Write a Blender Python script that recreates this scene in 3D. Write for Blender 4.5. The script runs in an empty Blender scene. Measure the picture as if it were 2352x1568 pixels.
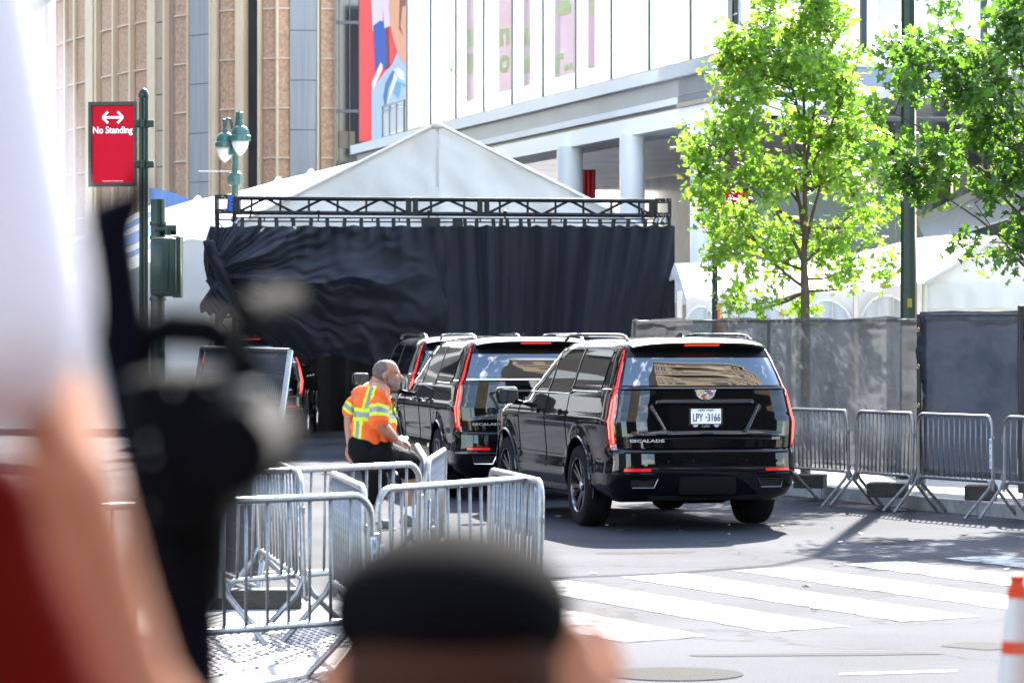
import bpy, bmesh, math, random
from mathutils import Vector, Matrix, Euler, noise
R = math.radians
rnd = random.Random(7)
S = bpy.context.scene
COL = S.collection
# ------------------------------------------------------------------ camera, world, sun
F = 8000.0                                   # focal length in units of a 2352 px wide picture
cd = bpy.data.cameras.new('camera'); cam = bpy.data.objects.new('camera', cd); COL.objects.link(cam)
cam.location = (0, 0, 2.0); cam.rotation_euler = (R(90), 0, 0)
cd.sensor_width = 36; cd.lens = F / 2352 * 36; cd.shift_y = -22 / 2352
cd.clip_start = 0.05; cd.clip_end = 2000
cd.dof.use_dof = True; cd.dof.focus_distance = 34; cd.dof.aperture_fstop = 5.6; cd.dof.aperture_blades = 0
S.camera = cam
wd = bpy.data.worlds.new('World'); S.world = wd; wd.use_nodes = True
nt = wd.node_tree; nt.nodes.clear()
SUN_EL, SUN_AZ = 33.0, 10.0                  # the sun stands beyond the scene, a little to the right
sky = nt.nodes.new('ShaderNodeTexSky'); sky.sky_type = 'NISHITA'; sky.sun_disc = False
sky.sun_elevation = R(SUN_EL); sky.sun_rotation = R(SUN_AZ); sky.air_density = 1.2; sky.dust_density = 1.0; sky.ozone_density = 1.6
tc = nt.nodes.new('ShaderNodeTexCoord'); nz = nt.nodes.new('ShaderNodeTexNoise')
mp = nt.nodes.new('ShaderNodeMapping'); mp.inputs['Scale'].default_value = (1.0, 1.0, 2.4)
nz.inputs['Scale'].default_value = 2.6; nz.inputs['Detail'].default_value = 7; nz.inputs['Roughness'].default_value = .58
cr = nt.nodes.new('ShaderNodeValToRGB'); cr.color_ramp.elements[0].position = .54; cr.color_ramp.elements[1].position = .70
mx = nt.nodes.new('ShaderNodeMix'); mx.data_type = 'RGBA'
mx.inputs['B'].default_value = (11, 11.5, 12.2, 1)
bg = nt.nodes.new('ShaderNodeBackground'); bg.inputs['Strength'].default_value = .15
wo = nt.nodes.new('ShaderNodeOutputWorld')
L = nt.links.new
L(tc.outputs['Generated'], mp.inputs['Vector']); L(mp.outputs[0], nz.inputs['Vector']); L(nz.outputs['Fac'], cr.inputs['Fac'])
L(cr.outputs['Color'], mx.inputs['Factor']); L(sky.outputs[0], mx.inputs['A']); L(mx.outputs['Result'], bg.inputs['Color']); L(bg.outputs[0], wo.inputs['Surface'])
sd = bpy.data.lights.new('sun', 'SUN'); sd.energy = 4.6; sd.angle = R(.53); sd.color = (1, .95, .87)
so = bpy.data.objects.new('sun', sd); COL.objects.link(so); so.location = (3, 20, 30)
sdir = Vector((math.sin(R(SUN_AZ)) * math.cos(R(SUN_EL)), math.cos(R(SUN_AZ)) * math.cos(R(SUN_EL)), math.sin(R(SUN_EL))))
so.rotation_euler = sdir.to_track_quat('Z', 'Y').to_euler()
S.view_settings.view_transform = 'Standard'; S.view_settings.look = 'None'
S.view_settings.exposure = 2.6; S.view_settings.gamma = 1.0
S.render.engine = 'CYCLES'
S.cycles.max_bounces = 8; S.cycles.transparent_max_bounces = 16; S.cycles.caustics_reflective = False; S.cycles.caustics_refractive = False

def P(x, y, D):                              # a point at distance D on the sight line of picture point (x, y)
    return Vector(((x - 1176) * D / F, D, 2.0 + (762 - y) * D / F))
def G(x, y, z=0.0):                          # the same on the ground
    D = (2.0 - z) * F / (y - 762); return Vector(((x - 1176) * D / F, D, z))

# ------------------------------------------------------------------ materials
MATS = {}
def mat(name, col, rough=.6, metal=0, spec=.5, emit=None, es=1.0, coat=0, bump=0, bscale=40, var=0, vscale=6, trans=0, stretch=None):
    if name in MATS: return MATS[name]
    m = bpy.data.materials.new(name); m.use_nodes = True; n = m.node_tree; b = n.nodes['Principled BSDF']
    b.inputs['Base Color'].default_value = (*col, 1); b.inputs['Roughness'].default_value = rough
    b.inputs['Metallic'].default_value = metal; b.inputs['Specular IOR Level'].default_value = spec
    b.inputs['Coat Weight'].default_value = coat; b.inputs['Coat Roughness'].default_value = .03
    if emit: b.inputs['Emission Color'].default_value = (*emit, 1); b.inputs['Emission Strength'].default_value = es
    vec = None
    if var or bump:
        t = n.nodes.new('ShaderNodeTexCoord'); vec = t.outputs['Object']
        if stretch:
            q = n.nodes.new('ShaderNodeMapping'); q.inputs['Scale'].default_value = stretch; n.links.new(vec, q.inputs['Vector']); vec = q.outputs[0]
    if var:
        z = n.nodes.new('ShaderNodeTexNoise'); z.inputs['Scale'].default_value = vscale; z.inputs['Detail'].default_value = 6; z.inputs['Roughness'].default_value = .65
        n.links.new(vec, z.inputs['Vector'])
        c = n.nodes.new('ShaderNodeValToRGB'); c.color_ramp.elements[0].position = .3; c.color_ramp.elements[1].position = .7
        c.color_ramp.elements[0].color = (*[max(0, k * (1 - var)) for k in col], 1); c.color_ramp.elements[1].color = (*[min(1, k * (1 + var)) for k in col], 1)
        n.links.new(z.outputs['Fac'], c.inputs['Fac']); n.links.new(c.outputs['Color'], b.inputs['Base Color'])
    if bump:
        z2 = n.nodes.new('ShaderNodeTexNoise'); z2.inputs['Scale'].default_value = bscale; z2.inputs['Detail'].default_value = 5
        n.links.new(vec, z2.inputs['Vector'])
        bm_ = n.nodes.new('ShaderNodeBump'); bm_.inputs['Strength'].default_value = bump; bm_.inputs['Distance'].default_value = .02
        n.links.new(z2.outputs['Fac'], bm_.inputs['Height']); n.links.new(bm_.outputs[0], b.inputs['Normal'])
    if trans:
        tr = n.nodes.new('ShaderNodeBsdfTranslucent'); tr.inputs['Color'].default_value = (*col, 1)
        if var: n.links.new(c.outputs['Color'], tr.inputs['Color'])
        ms = n.nodes.new('ShaderNodeMixShader'); ms.inputs[0].default_value = trans
        o = n.nodes['Material Output']
        n.links.new(b.outputs[0], ms.inputs[1]); n.links.new(tr.outputs[0], ms.inputs[2]); n.links.new(ms.outputs[0], o.inputs['Surface'])
    MATS[name] = m; return m

# ------------------------------------------------------------------ mesh collector
class MB:
    def __init__(s): s.v = []; s.f = []; s.m = []; s.cm = 0
    def add(s, vs, fs):
        o = len(s.v); s.v += [tuple(q) for q in vs]; s.f += [tuple(i + o for i in f) for f in fs]; s.m += [s.cm] * len(fs); return s
    def box(s, a, b, bev=0, M=None):         # box between two corners
        x0, y0, z0 = a; x1, y1, z1 = b
        if bev:
            bm = bmesh.new(); bmesh.ops.create_cube(bm, size=1)
            for v in bm.verts: v.co = Vector(((x0 + x1) / 2 + v.co.x * (x1 - x0), (y0 + y1) / 2 + v.co.y * (y1 - y0), (z0 + z1) / 2 + v.co.z * (z1 - z0)))
            bmesh.ops.bevel(bm, geom=bm.edges[:], offset=bev, segments=2, affect='EDGES', profile=.5)
            bm.verts.index_update(); vs = [v.co.copy() for v in bm.verts]; fs = [tuple(v.index for v in f.verts) for f in bm.faces]; bm.free()
        else:
            vs = [Vector(q) for q in ((x0,y0,z0),(x1,y0,z0),(x1,y1,z0),(x0,y1,z0),(x0,y0,z1),(x1,y0,z1),(x1,y1,z1),(x0,y1,z1))]
            fs = [(0,3,2,1),(4,5,6,7),(0,1,5,4),(1,2,6,5),(2,3,7,6),(3,0,4,7)]
        if M: vs = [M @ v for v in vs]
        return s.add(vs, fs)
    def bar(s, p, q, w, h=None, up=Vector((0, 0, 1))):   # rectangular bar between two points
        h = h or w; p = Vector(p); q = Vector(q); d = (q - p).normalized()
        if abs(d.dot(up)) > .98: up = Vector((0, 1, 0))
        a = d.cross(up).normalized() * w / 2; b = a.cross(d).normalized() * h / 2
        vs = [p - a - b, p + a - b, p + a + b, p - a + b, q - a - b, q + a - b, q + a + b, q - a + b]
        return s.add(vs, [(0,1,2,3),(7,6,5,4),(0,4,5,1),(1,5,6,2),(2,6,7,3),(3,7,4,0)])
    def tube(s, pts, r, n=8, cap=True, flat=1.0):
        pts = [Vector(p) for p in pts]; rs = r if isinstance(r, (list, tuple)) else [r] * len(pts)
        ring = []; prev = None
        for i, p in enumerate(pts):
            d = (pts[min(i + 1, len(pts) - 1)] - pts[max(i - 1, 0)]).normalized()
            if prev is None: a = d.cross(Vector((0, 0, 1)) if abs(d.z) < .95 else Vector((0, 1, 0))).normalized()
            else: a = (prev - d * prev.dot(d)).normalized()
            prev = a; b = d.cross(a)
            ring.append([p + (a * math.cos(2 * math.pi * k / n) + b * math.sin(2 * math.pi * k / n) * flat) * rs[i] for k in range(n)])
        vs = [v for rg in ring for v in rg]; fs = []
        for i in range(len(pts) - 1):
            for k in range(n):
                fs.append((i * n + k, i * n + (k + 1) % n, (i + 1) * n + (k + 1) % n, (i + 1) * n + k))
        if cap: fs += [tuple(range(n - 1, -1, -1)), tuple(range((len(pts) - 1) * n, len(pts) * n))]
        return s.add(vs, fs)
    def lathe(s, prof, c=(0, 0, 0), n=16, M=None, caps=True):       # prof: (radius, z)
        vs = []; fs = []
        for r, z in prof:
            for k in range(n):
                a = 2 * math.pi * k / n; v = Vector((r * math.cos(a), r * math.sin(a), z))
                vs.append((M @ v if M else v) + Vector(c))
        for i in range(len(prof) - 1):
            for k in range(n): fs.append((i * n + k, i * n + (k + 1) % n, (i + 1) * n + (k + 1) % n, (i + 1) * n + k))
        if caps: fs += [tuple(range(n - 1, -1, -1)), tuple(range((len(prof) - 1) * n, len(prof) * n))]
        return s.add(vs, fs)
    def ell(s, c, r, n=16, rot=None):
        vs = []; fs = []; m = n // 2; c = Vector(c); r = Vector((r, r, r)) if not hasattr(r, '__len__') else Vector(r)
        M = Euler(rot).to_matrix() if rot else Matrix.Identity(3)
        for i in range(1, m):
            t = math.pi * i / m
            for k in range(n):
                a = 2 * math.pi * k / n; vs.append(c + M @ Vector((r.x * math.sin(t) * math.cos(a), r.y * math.sin(t) * math.sin(a), r.z * math.cos(t))))
        vs += [c + M @ Vector((0, 0, r.z)), c - M @ Vector((0, 0, r.z))]; T = len(vs) - 2
        for i in range(m - 2):
            for k in range(n): fs.append((i * n + k, (i + 1) * n + k, (i + 1) * n + (k + 1) % n, i * n + (k + 1) % n))
        for k in range(n): fs += [(T, k, (k + 1) % n), (T + 1, (m - 2) * n + (k + 1) % n, (m - 2) * n + k)]
        return s.add(vs, fs)
    def cap(s, p, q, r0, r1, n=14):          # tapered capsule
        p = Vector(p); q = Vector(q); d = (q - p); l = d.length or 1e-6; d = d / l; pts = []; rs = []
        for i in range(5):
            t = math.pi / 2 * (1 - i / 4); pts.append(p - d * r0 * math.sin(t)); rs.append(max(r0 * math.cos(t), r0 * .05))
        for i in range(5):
            t = math.pi / 2 * i / 4; pts.append(q + d * r1 * math.sin(t)); rs.append(max(r1 * math.cos(t), r1 * .05))
        return s.tube(pts, rs, n)
    def prism(s, poly, off):                 # a planar polygon given thickness along off
        n = len(poly); off = Vector(off); vs = [Vector(p) for p in poly] + [Vector(p) + off for p in poly]
        return s.add(vs, [tuple(range(n)), tuple(range(2 * n - 1, n - 1, -1))] + [(i, i + n, (i + 1) % n + n, (i + 1) % n) for i in range(n)])
    def grid(s, fn, nu, nv, wrap=False):
        vs = [fn(i / nu, j / nv) for j in range(nv + 1) for i in range(nu + 1)]; w = nu + 1
        return s.add(vs, [(j * w + i, j * w + i + 1, (j + 1) * w + i + 1, (j + 1) * w + i) for j in range(nv) for i in range(nu)])
    def mesh(s, name, mats, smooth=False, fix=True):
        me = bpy.data.meshes.new(name); me.from_pydata(s.v, [], s.f)
        if not isinstance(mats, (list, tuple)): mats = [mats]
        for m in mats: me.materials.append(m)
        if len(mats) > 1: me.polygons.foreach_set('material_index', s.m)
        if fix:
            bm = bmesh.new(); bm.from_mesh(me); bmesh.ops.recalc_face_normals(bm, faces=bm.faces); bm.to_mesh(me); bm.free()
        if smooth:
            me.polygons.foreach_set('use_smooth', [True] * len(me.polygons))
            if smooth != 'all' : me.set_sharp_from_angle(angle=R(smooth if smooth is not True else 38))
        me.update(); return me
    def build(s, name, mats, parent=None, smooth=False, fix=True, **kw):
        return put(name, s.mesh(name, mats, smooth, fix), parent, **kw)

def put(name, me, parent=None, label=None, cat=None, group=None, kind=None, loc=None):
    o = bpy.data.objects.new(name, me); COL.objects.link(o)
    if parent: o.parent = parent
    if loc is not None: o.location = loc
    return tag(o, label, cat, group, kind)
def tag(o, label=None, cat=None, group=None, kind=None):
    if label: o['label'] = label
    if cat: o['category'] = cat
    if group: o['group'] = group
    if kind: o['kind'] = kind
    return o
def thing(name, label, cat, loc=(0, 0, 0), rz=0, group=None):
    o = bpy.data.objects.new(name, None); COL.objects.link(o); o.location = loc; o.rotation_euler = (0, 0, rz); o.empty_display_size = .2
    return tag(o, label, cat, group)
def dup(o, parent=None, label=None, loc=None, rz=None, group=None):
    c = o.copy(); COL.objects.link(c); c.parent = parent
    if label: c['label'] = label
    if group: c['group'] = group
    if loc is not None: c.location = loc
    if rz is not None: c.rotation_euler = (0, 0, rz)
    for ch in [k for k in bpy.data.objects if k.parent == o]: dup(ch, c)
    return c
def evalmesh(me, mods):
    o = bpy.data.objects.new('tmp', me); COL.objects.link(o)
    for t, kw in mods:
        m = o.modifiers.new(t, t)
        for k, v in kw.items(): setattr(m, k, v)
    dg = bpy.context.evaluated_depsgraph_get(); dg.update()
    r = bpy.data.meshes.new_from_object(o.evaluated_get(dg)); bpy.data.objects.remove(o); return r
def blob(name, mb, mt, parent, vox=.008, sm=6, fac=.5, **kw):      # primitives merged into one continuous skin
    me = mb.mesh(name, mt)
    r = evalmesh(me, [('REMESH', dict(mode='VOXEL', voxel_size=vox, use_smooth_shade=True)), ('SMOOTH', dict(factor=fac, iterations=sm))])
    r.name = name; r.materials.clear()
    for m in (mt if isinstance(mt, (list, tuple)) else [mt]): r.materials.append(m)
    r.polygons.foreach_set('use_smooth', [True] * len(r.polygons))
    return put(name, r, parent, **kw)
def text(name, body, mt, parent, M, width=None, height=None, depth=.002, bold=0, space=1.0, shear=0, **kw):
    cu = bpy.data.curves.new('t', 'FONT'); cu.body = body; cu.size = 1; cu.extrude = .5; cu.offset = bold; cu.align_x = 'CENTER'; cu.align_y = 'CENTER'; cu.space_character = space; cu.shear = shear; cu.resolution_u = 3
    cu.space_line = .85
    o = bpy.data.objects.new('t', cu); COL.objects.link(o); dg = bpy.context.evaluated_depsgraph_get(); dg.update()
    me = bpy.data.meshes.new_from_object(o.evaluated_get(dg)); bpy.data.objects.remove(o)
    xs = [v.co.x for v in me.vertices]; ys = [v.co.y for v in me.vertices]; w = max(xs) - min(xs); h = max(ys) - min(ys)
    cx = (max(xs) + min(xs)) / 2; cy = (max(ys) + min(ys)) / 2
    sx = width / w if width else None; sy = height / h if height else None; sx = sx or sy; sy = sy or sx
    for v in me.vertices: v.co = M @ Vector(((v.co.x - cx) * sx, (v.co.y - cy) * sy, v.co.z * depth))
    me.materials.clear(); me.materials.append(mt); me.name = name
    return put(name, me, parent, **kw)
def frame(o, xd, yd):                        # 4x4 matrix: text x along xd, y along yd, origin o
    xd = Vector(xd).normalized(); yd = Vector(yd).normalized(); zd = xd.cross(yd)
    return Matrix(((xd.x, yd.x, zd.x, o[0]), (xd.y, yd.y, zd.y, o[1]), (xd.z, yd.z, zd.z, o[2]), (0, 0, 0, 1)))
# ================================================================== setting
def asphalt():
    m = bpy.data.materials.new('asphalt'); m.use_nodes = True; n = m.node_tree; b = n.nodes['Principled BSDF']; l = n.links.new
    t = n.nodes.new('ShaderNodeTexCoord')
    a = n.nodes.new('ShaderNodeTexNoise'); a.inputs['Scale'].default_value = .35; a.inputs['Detail'].default_value = 5
    f = n.nodes.new('ShaderNodeTexNoise'); f.inputs['Scale'].default_value = 90; f.inputs['Detail'].default_value = 3
    w = n.nodes.new('ShaderNodeTexVoronoi'); w.feature = 'DISTANCE_TO_EDGE'; w.inputs['Scale'].default_value = .28
    wn = n.nodes.new('ShaderNodeTexNoise'); wn.inputs['Scale'].default_value = 1.6; wn.inputs['Detail'].default_value = 6
    va = n.nodes.new('ShaderNodeVectorMath'); va.operation = 'MULTIPLY_ADD'; va.inputs[1].default_value = (1.3, 1.3, 0)
    l(t.outputs['Object'], wn.inputs['Vector']); l(wn.outputs['Color'], va.inputs[0]); l(t.outputs['Object'], va.inputs[2]); l(va.outputs[0], w.inputs['Vector'])
    for q in (a, f): l(t.outputs['Object'], q.inputs['Vector'])
    c1 = n.nodes.new('ShaderNodeValToRGB'); c1.color_ramp.elements[0].color = (.017, .0195, .027, 1); c1.color_ramp.elements[1].color = (.042, .045, .056, 1)
    c1.color_ramp.elements[0].position = .35; c1.color_ramp.elements[1].position = .65
    c2 = n.nodes.new('ShaderNodeValToRGB'); c2.color_ramp.elements[0].color = (.45, .45, .45, 1); c2.color_ramp.elements[1].color = (1.5, 1.5, 1.5, 1); c2.color_ramp.elements[0].position = .3; c2.color_ramp.elements[1].position = .7
    c3 = n.nodes.new('ShaderNodeValToRGB'); c3.color_ramp.elements[0].color = (.3, .3, .3, 1); c3.color_ramp.elements[1].color = (1, 1, 1, 1); c3.color_ramp.elements[1].position = .011
    m1 = n.nodes.new('ShaderNodeMix'); m1.data_type = 'RGBA'; m1.blend_type = 'MULTIPLY'; m1.inputs['Factor'].default_value = 1
    m2 = n.nodes.new('ShaderNodeMix'); m2.data_type = 'RGBA'; m2.blend_type = 'MULTIPLY'; m2.inputs['Factor'].default_value = 1
    l(a.outputs['Fac'], c1.inputs['Fac']); l(f.outputs['Fac'], c2.inputs['Fac']); l(w.outputs['Distance'], c3.inputs['Fac'])
    l(c1.outputs[0], m1.inputs['A']); l(c2.outputs[0], m1.inputs['B']); l(m1.outputs['Result'], m2.inputs['A']); l(c3.outputs[0], m2.inputs['B'])
    l(m2.outputs['Result'], b.inputs['Base Color']); b.inputs['Roughness'].default_value = .95; b.inputs['Specular IOR Level'].default_value = .12
    bu = n.nodes.new('ShaderNodeBump'); bu.inputs['Strength'].default_value = .5; bu.inputs['Distance'].default_value = .008; l(f.outputs['Fac'], bu.inputs['Height']); l(bu.outputs[0], b.inputs['Normal'])
    return m
M_asph = asphalt()
M_paint0 = mat('road_paint', (.62, .62, .60), .9, 0, .12, var=.22, vscale=9, bump=.3, bscale=60)
def worn_paint():
    m = bpy.data.materials.new('worn_road_paint'); m.use_nodes = True; n = m.node_tree; b = n.nodes['Principled BSDF']; l = n.links.new; t = n.nodes.new('ShaderNodeTexCoord')
    z = n.nodes.new('ShaderNodeTexNoise'); z.inputs['Scale'].default_value = 3; z.inputs['Detail'].default_value = 10; z.inputs['Roughness'].default_value = .75; l(t.outputs['Object'], z.inputs['Vector'])
    c = n.nodes.new('ShaderNodeValToRGB'); e = c.color_ramp.elements; e[0].position = .42; e[0].color = (.04, .042, .05, 1); e[1].position = .50; e[1].color = (.26, .26, .265, 1); k = e.new(.66); k.color = (.42, .42, .42, 1)
    l(z.outputs['Fac'], c.inputs['Fac']); l(c.outputs[0], b.inputs['Base Color']); b.inputs['Roughness'].default_value = .9; b.inputs['Specular IOR Level'].default_value = .12; return m
M_paint = worn_paint()
M_conc = mat('concrete', (.26, .25, .235), .9, 0, .15, var=.2, vscale=3, bump=.3, bscale=50)
M_kerb = mat('kerb_stone', (.30, .29, .28), .8, var=.3, vscale=5, bump=.4, bscale=30)
M_yel = mat('worn_yellow_paint', (.55, .38, .12), .7, var=.35, vscale=8)
MB().add([(-400, -400, 0), (400, -400, 0), (400, 900, 0), (-400, 900, 0)], [(0, 1, 2, 3)]).build('road', M_asph, kind='structure')

# crosswalk bars: slanted slabs of thermoplastic paint
def sheet(mb, pts, z, wob=0.0, seed=0):
    r = random.Random(seed); n = len(pts); out = []
    for i in range(n):
        a = Vector(pts[i]); b = Vector(pts[(i + 1) % n]); k = max(1, int((b - a).length / .12)) if wob else 1
        for j in range(k):
            q = a.lerp(b, j / k)
            if wob: q += Vector((r.uniform(-wob, wob), r.uniform(-wob, wob)))
            out.append((q.x, q.y, z))
    mb.add(out, [tuple(range(len(out)))])
for k in range(-3, 6):
    mb = MB(); a = Vector((.867 + .985 * k, 28.4 + .79 * k)); wv = Vector((.56, .46)); lv = Vector((1.84, -4.40))
    sheet(mb, [a, a + wv, a + wv + lv, a + lv], .004, .018, k)
    mb.build('crosswalk_stripe', M_paint, kind='structure')
mb = MB(); sheet(mb, [G(1927, 1551).xy, G(2198, 1543).xy, G(2198, 1538).xy, G(1927, 1546).xy], .004, .005, 3); mb.build('road_marking', M_paint, kind='structure')
mb = MB(); sheet(mb, [(-6, 26.9), (-1.2, 29.4), (-1.2, 29.55), (-6, 27.05)], .004, .01, 5); mb.build('road_marking', M_yel, kind='structure')
# patch of newer tar
MB().lathe([(.40, .002), (.40, .006), (.35, .007)], (.95, 20.35, 0), 40).build('manhole_cover', mat('cast_iron', (.05, .048, .045), 1.0, 0, .05, bump=.6, bscale=60), smooth=True,
    label='round iron manhole cover set in the road at the bottom of the picture', cat='manhole cover')

# tar repairs on the road
for i, (x, y, w, h, a_) in enumerate(((1.2, 31.6, .9, .35, .2), (3.6, 33.2, .5, .9, -.4), (-.4, 29.2, .8, .5, .5), (1.9, 21.6, 1.6, .18, .1), (3.0, 22.2, .5, .5, .9), (4.2, 26.0, .22, 2.2, -.3))):
    r_ = random.Random(i); pts = []
    for k in range(14):
        t_ = 2 * math.pi * k / 14; px = w * math.copysign(abs(math.cos(t_)) ** .6, math.cos(t_)) * r_.uniform(.85, 1.1) / 2; py = h * math.copysign(abs(math.sin(t_)) ** .6, math.sin(t_)) * r_.uniform(.85, 1.1) / 2
        pts.append((x + px * math.cos(a_) - py * math.sin(a_), y + px * math.sin(a_) + py * math.cos(a_), .002 + .0003 * i))
    MB().add(pts, [tuple(range(14))]).build('road_patch', mat('tar_patch', (.013, .014, .017), .95, 0, .1, var=.3, vscale=20), kind='structure')
# right pavement with its granite kerb, and the strip behind the fence
kp = [Vector((1.2, 48.5)), Vector((2.3, 46.2)), Vector((2.95, 44.4)), Vector((3.35, 42.8)), Vector((4.09, 40.8)), Vector((4.63, 39.0)), Vector((5.53, 37.0)), Vector((8.4, 31.0)), Vector((12.0, 24.0))]
kb = []; ins = []
for i, p in enumerate(kp):
    d = (kp[min(i + 1, len(kp) - 1)] - kp[max(i - 1, 0)]).normalized(); nn = Vector((-d.y, d.x)); nn = nn if nn.x > 0 else -nn
    kb.append(p); ins.append(p + nn * .16)
mb = MB()
for i in range(len(kp) - 1):
    a, b, c, d = kb[i], kb[i + 1], ins[i + 1], ins[i]
    segs = max(1, int((b - a).length / .9))
    for s_ in range(segs):
        t0 = s_ / segs; t1 = (s_ + 1) / segs - .008
        q = [a.lerp(b, t0), a.lerp(b, t1), d.lerp(c, t1), d.lerp(c, t0)]
        mb.prism([(v.x, v.y, -.05) for v in q], (0, 0, .20))
mb.build('kerb', M_kerb, kind='structure')
mb = MB(); top = [(p.x, p.y, .146) for p in ins] + [(60, 24, .146), (60, 70, .146), (1.4, 70, .146)]
mb.prism([(x, y, -.05) for x, y, z in top], (0, 0, .196)); mb.build('pavement', M_conc, kind='structure')
# left pavement corner at the bottom of the frame (flush ramp) with its raised grating plate
cor = [G(300, 1400), G(560, 1378), G(700, 1392), G(790, 1432), G(812, 1475), G(770, 1528), G(640, 1552), G(500, 1575), G(300, 1600), Vector((-8, 17.5, 0)), Vector((-14, 20, 0)), Vector((-14, 27, 0)), Vector((-6, 25.8, 0))]
mb = MB(); mb.prism([(p.x, p.y, -.05) for p in cor], (0, 0, .062)); mb.build('pavement', M_conc, kind='structure')
cy = [G(812, 1478), G(770, 1532), G(640, 1556), G(500, 1580), G(200, 1620)]
mb = MB()
for a, b in zip(cy[:-1], cy[1:]):
    d = (b - a).normalized(); nn = Vector((d.y, -d.x, 0)) * .14
    mb.prism([(p.x, p.y, -.03) for p in (a, b, b - nn, a - nn)], (0, 0, .05))
mb.build('kerb', mat('white_kerb_edge', (.5, .49, .46), .8, var=.2, vscale=10), kind='structure')
pl = [G(330, 1455), G(700, 1432), G(772, 1460), G(752, 1500), G(640, 1530), G(330, 1590)]
mb = MB(); mb.prism([(p.x, p.y, .0) for p in pl], (0, 0, .020))
mb.cm = 1
import itertools
def inside(px, py, poly):
    c = False; n = len(poly)
    for i in range(n):
        a, b = poly[i], poly[(i + 1) % n]
        if (a.y > py) != (b.y > py) and px < (b.x - a.x) * (py - a.y) / (b.y - a.y) + a.x: c = not c
    return c
for i, j in itertools.product(range(-30, 60), range(-30, 60)):
    x = -3.4 + i * .052 + (j % 2) * .02; y = 19.2 + j * .105 + i * .030
    if inside(x, y, pl): mb.box((x - .011, y - .036, .018), (x + .011, y + .036, .027))
mb.build('tactile_plate', [mat('plate_iron', (.30, .27, .28), .6, 0, var=.15, vscale=10), mat('plate_stud', (.10, .09, .10), .6)],
    label='pale metal grating plate with rows of dark dashes in the corner pavement', cat='grating')

# litter: leaves and scraps of paper on the road
r5 = random.Random(5)
for k in range(46):
    x = r5.uniform(.2, 5.4); y = r5.uniform(24, 38)
    if x > 3.0 + (40 - y) * .12 and r5.random() < .5: x = r5.uniform(2.8, 5)
    a = r5.uniform(0, 6.3); s_ = r5.uniform(.012, .035); c_, n_ = math.cos(a), math.sin(a)
    vs = [Vector((x + c_ * u * s_ - n_ * v * s_, y + n_ * u * s_ + c_ * v * s_, .006 + r5.uniform(0, .012))) for u, v in ((-1.4, -.3), (0, -.7), (1.5, -.1), (.6, .6), (-.8, .5))]
    MB().prism(vs, (0, 0, .003)).build(['fallen_leaf', 'paper_scrap', 'leaf_crumb'][k % 3], mat('litter%d' % (k % 3), [(.35, .27, .10), (.55, .53, .48), (.14, .11, .07)][k % 3], .8),
        label=['small scrap of dry yellow leaf lying on the road', 'small pale paper scrap lying on the road', 'small dark crumb of dead leaf lying on the road'][k % 3], cat='litter', group=['dry yellow leaves on the road', 'paper scraps on the road', 'dark leaf crumbs on the road'][k % 3])
# ================================================================== buildings behind
M_white = mat('white_panel', (.84, .85, .86), .55, var=.04, vscale=.4)
M_pane = mat('facade_glass', (.62, .66, .68), .08, 0, .8, var=.10, vscale=.25)
M_dkmet = mat('dark_mullion', (.045, .05, .055), .4, .5)
M_gymet = mat('grey_metal_band', (.26, .29, .34), .5, .2, var=.12, vscale=.6)

# --- arena: curved facade of ribs and aggregate panels, on the left
M_rib = mat('tan_rib', (.80, .62, .42), .8, var=.07, vscale=.8)
M_agg = mat('brown_aggregate_panel', (.56, .35, .225), .95, var=.30, vscale=9, bump=.6, bscale=14)
M_lav = mat('grey_ribbed_column', (.34, .34, .34), .6, var=.2, vscale=3, stretch=(6, 6, .08))
M_dkg = mat('dark_recess', (.035, .035, .045), .5, var=.3, vscale=1.2)
M_jnt = mat('pale_joint', (.72, .62, .50), .7)
ar = thing('arena_building', 'curved tan building with vertical ribs and brown stone panels', 'building', (-7, 112, 0))
AO = Vector((-7, 112, 0))
def arD(x):
    T = [(-60, .20), (80, .15), (165, .103), (290, .053), (410, .024), (520, .007), (640, 0), (830, .004)]
    for (a, u), (b, v) in zip(T[:-1], T[1:]):
        if x <= b: return 112 * math.exp(u + (v - u) * (x - a) / (b - a))
    return 112.4
def AP(x, z, out=0): D = arD(x) - out; p = P(x, 762, D); return Vector((p.x, p.y, z)) - AO
def strip(mb, x0, x1, z0, z1, out0, out1):          # a vertical slab of facade between two picture columns
    a, b = AP(x0, 0, 0), AP(x1, 0, 0); d = (b - a); d.z = 0; d.normalize(); nn = Vector((d.y, -d.x, 0))
    q = [a + nn * out1, b + nn * out1, b + nn * out0, a + nn * out0]
    mb.prism([(v.x, v.y, z0) for v in q], (0, 0, z1 - z0))
H = 15.2
wall = MB(); strip(wall, -60, 300, 0, H, -2.5, -.5); strip(wall, 300, 560, 0, H, -2.5, -.5); strip(wall, 560, 830, 0, H, -2.5, -.5); wall.build('wall', M_dkg, ar)
M_tsp = mat('tan_shadow_panel', (.50, .36, .25), .85, var=.08)  # darker tan paints the shadow strips beside the ribs
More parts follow.
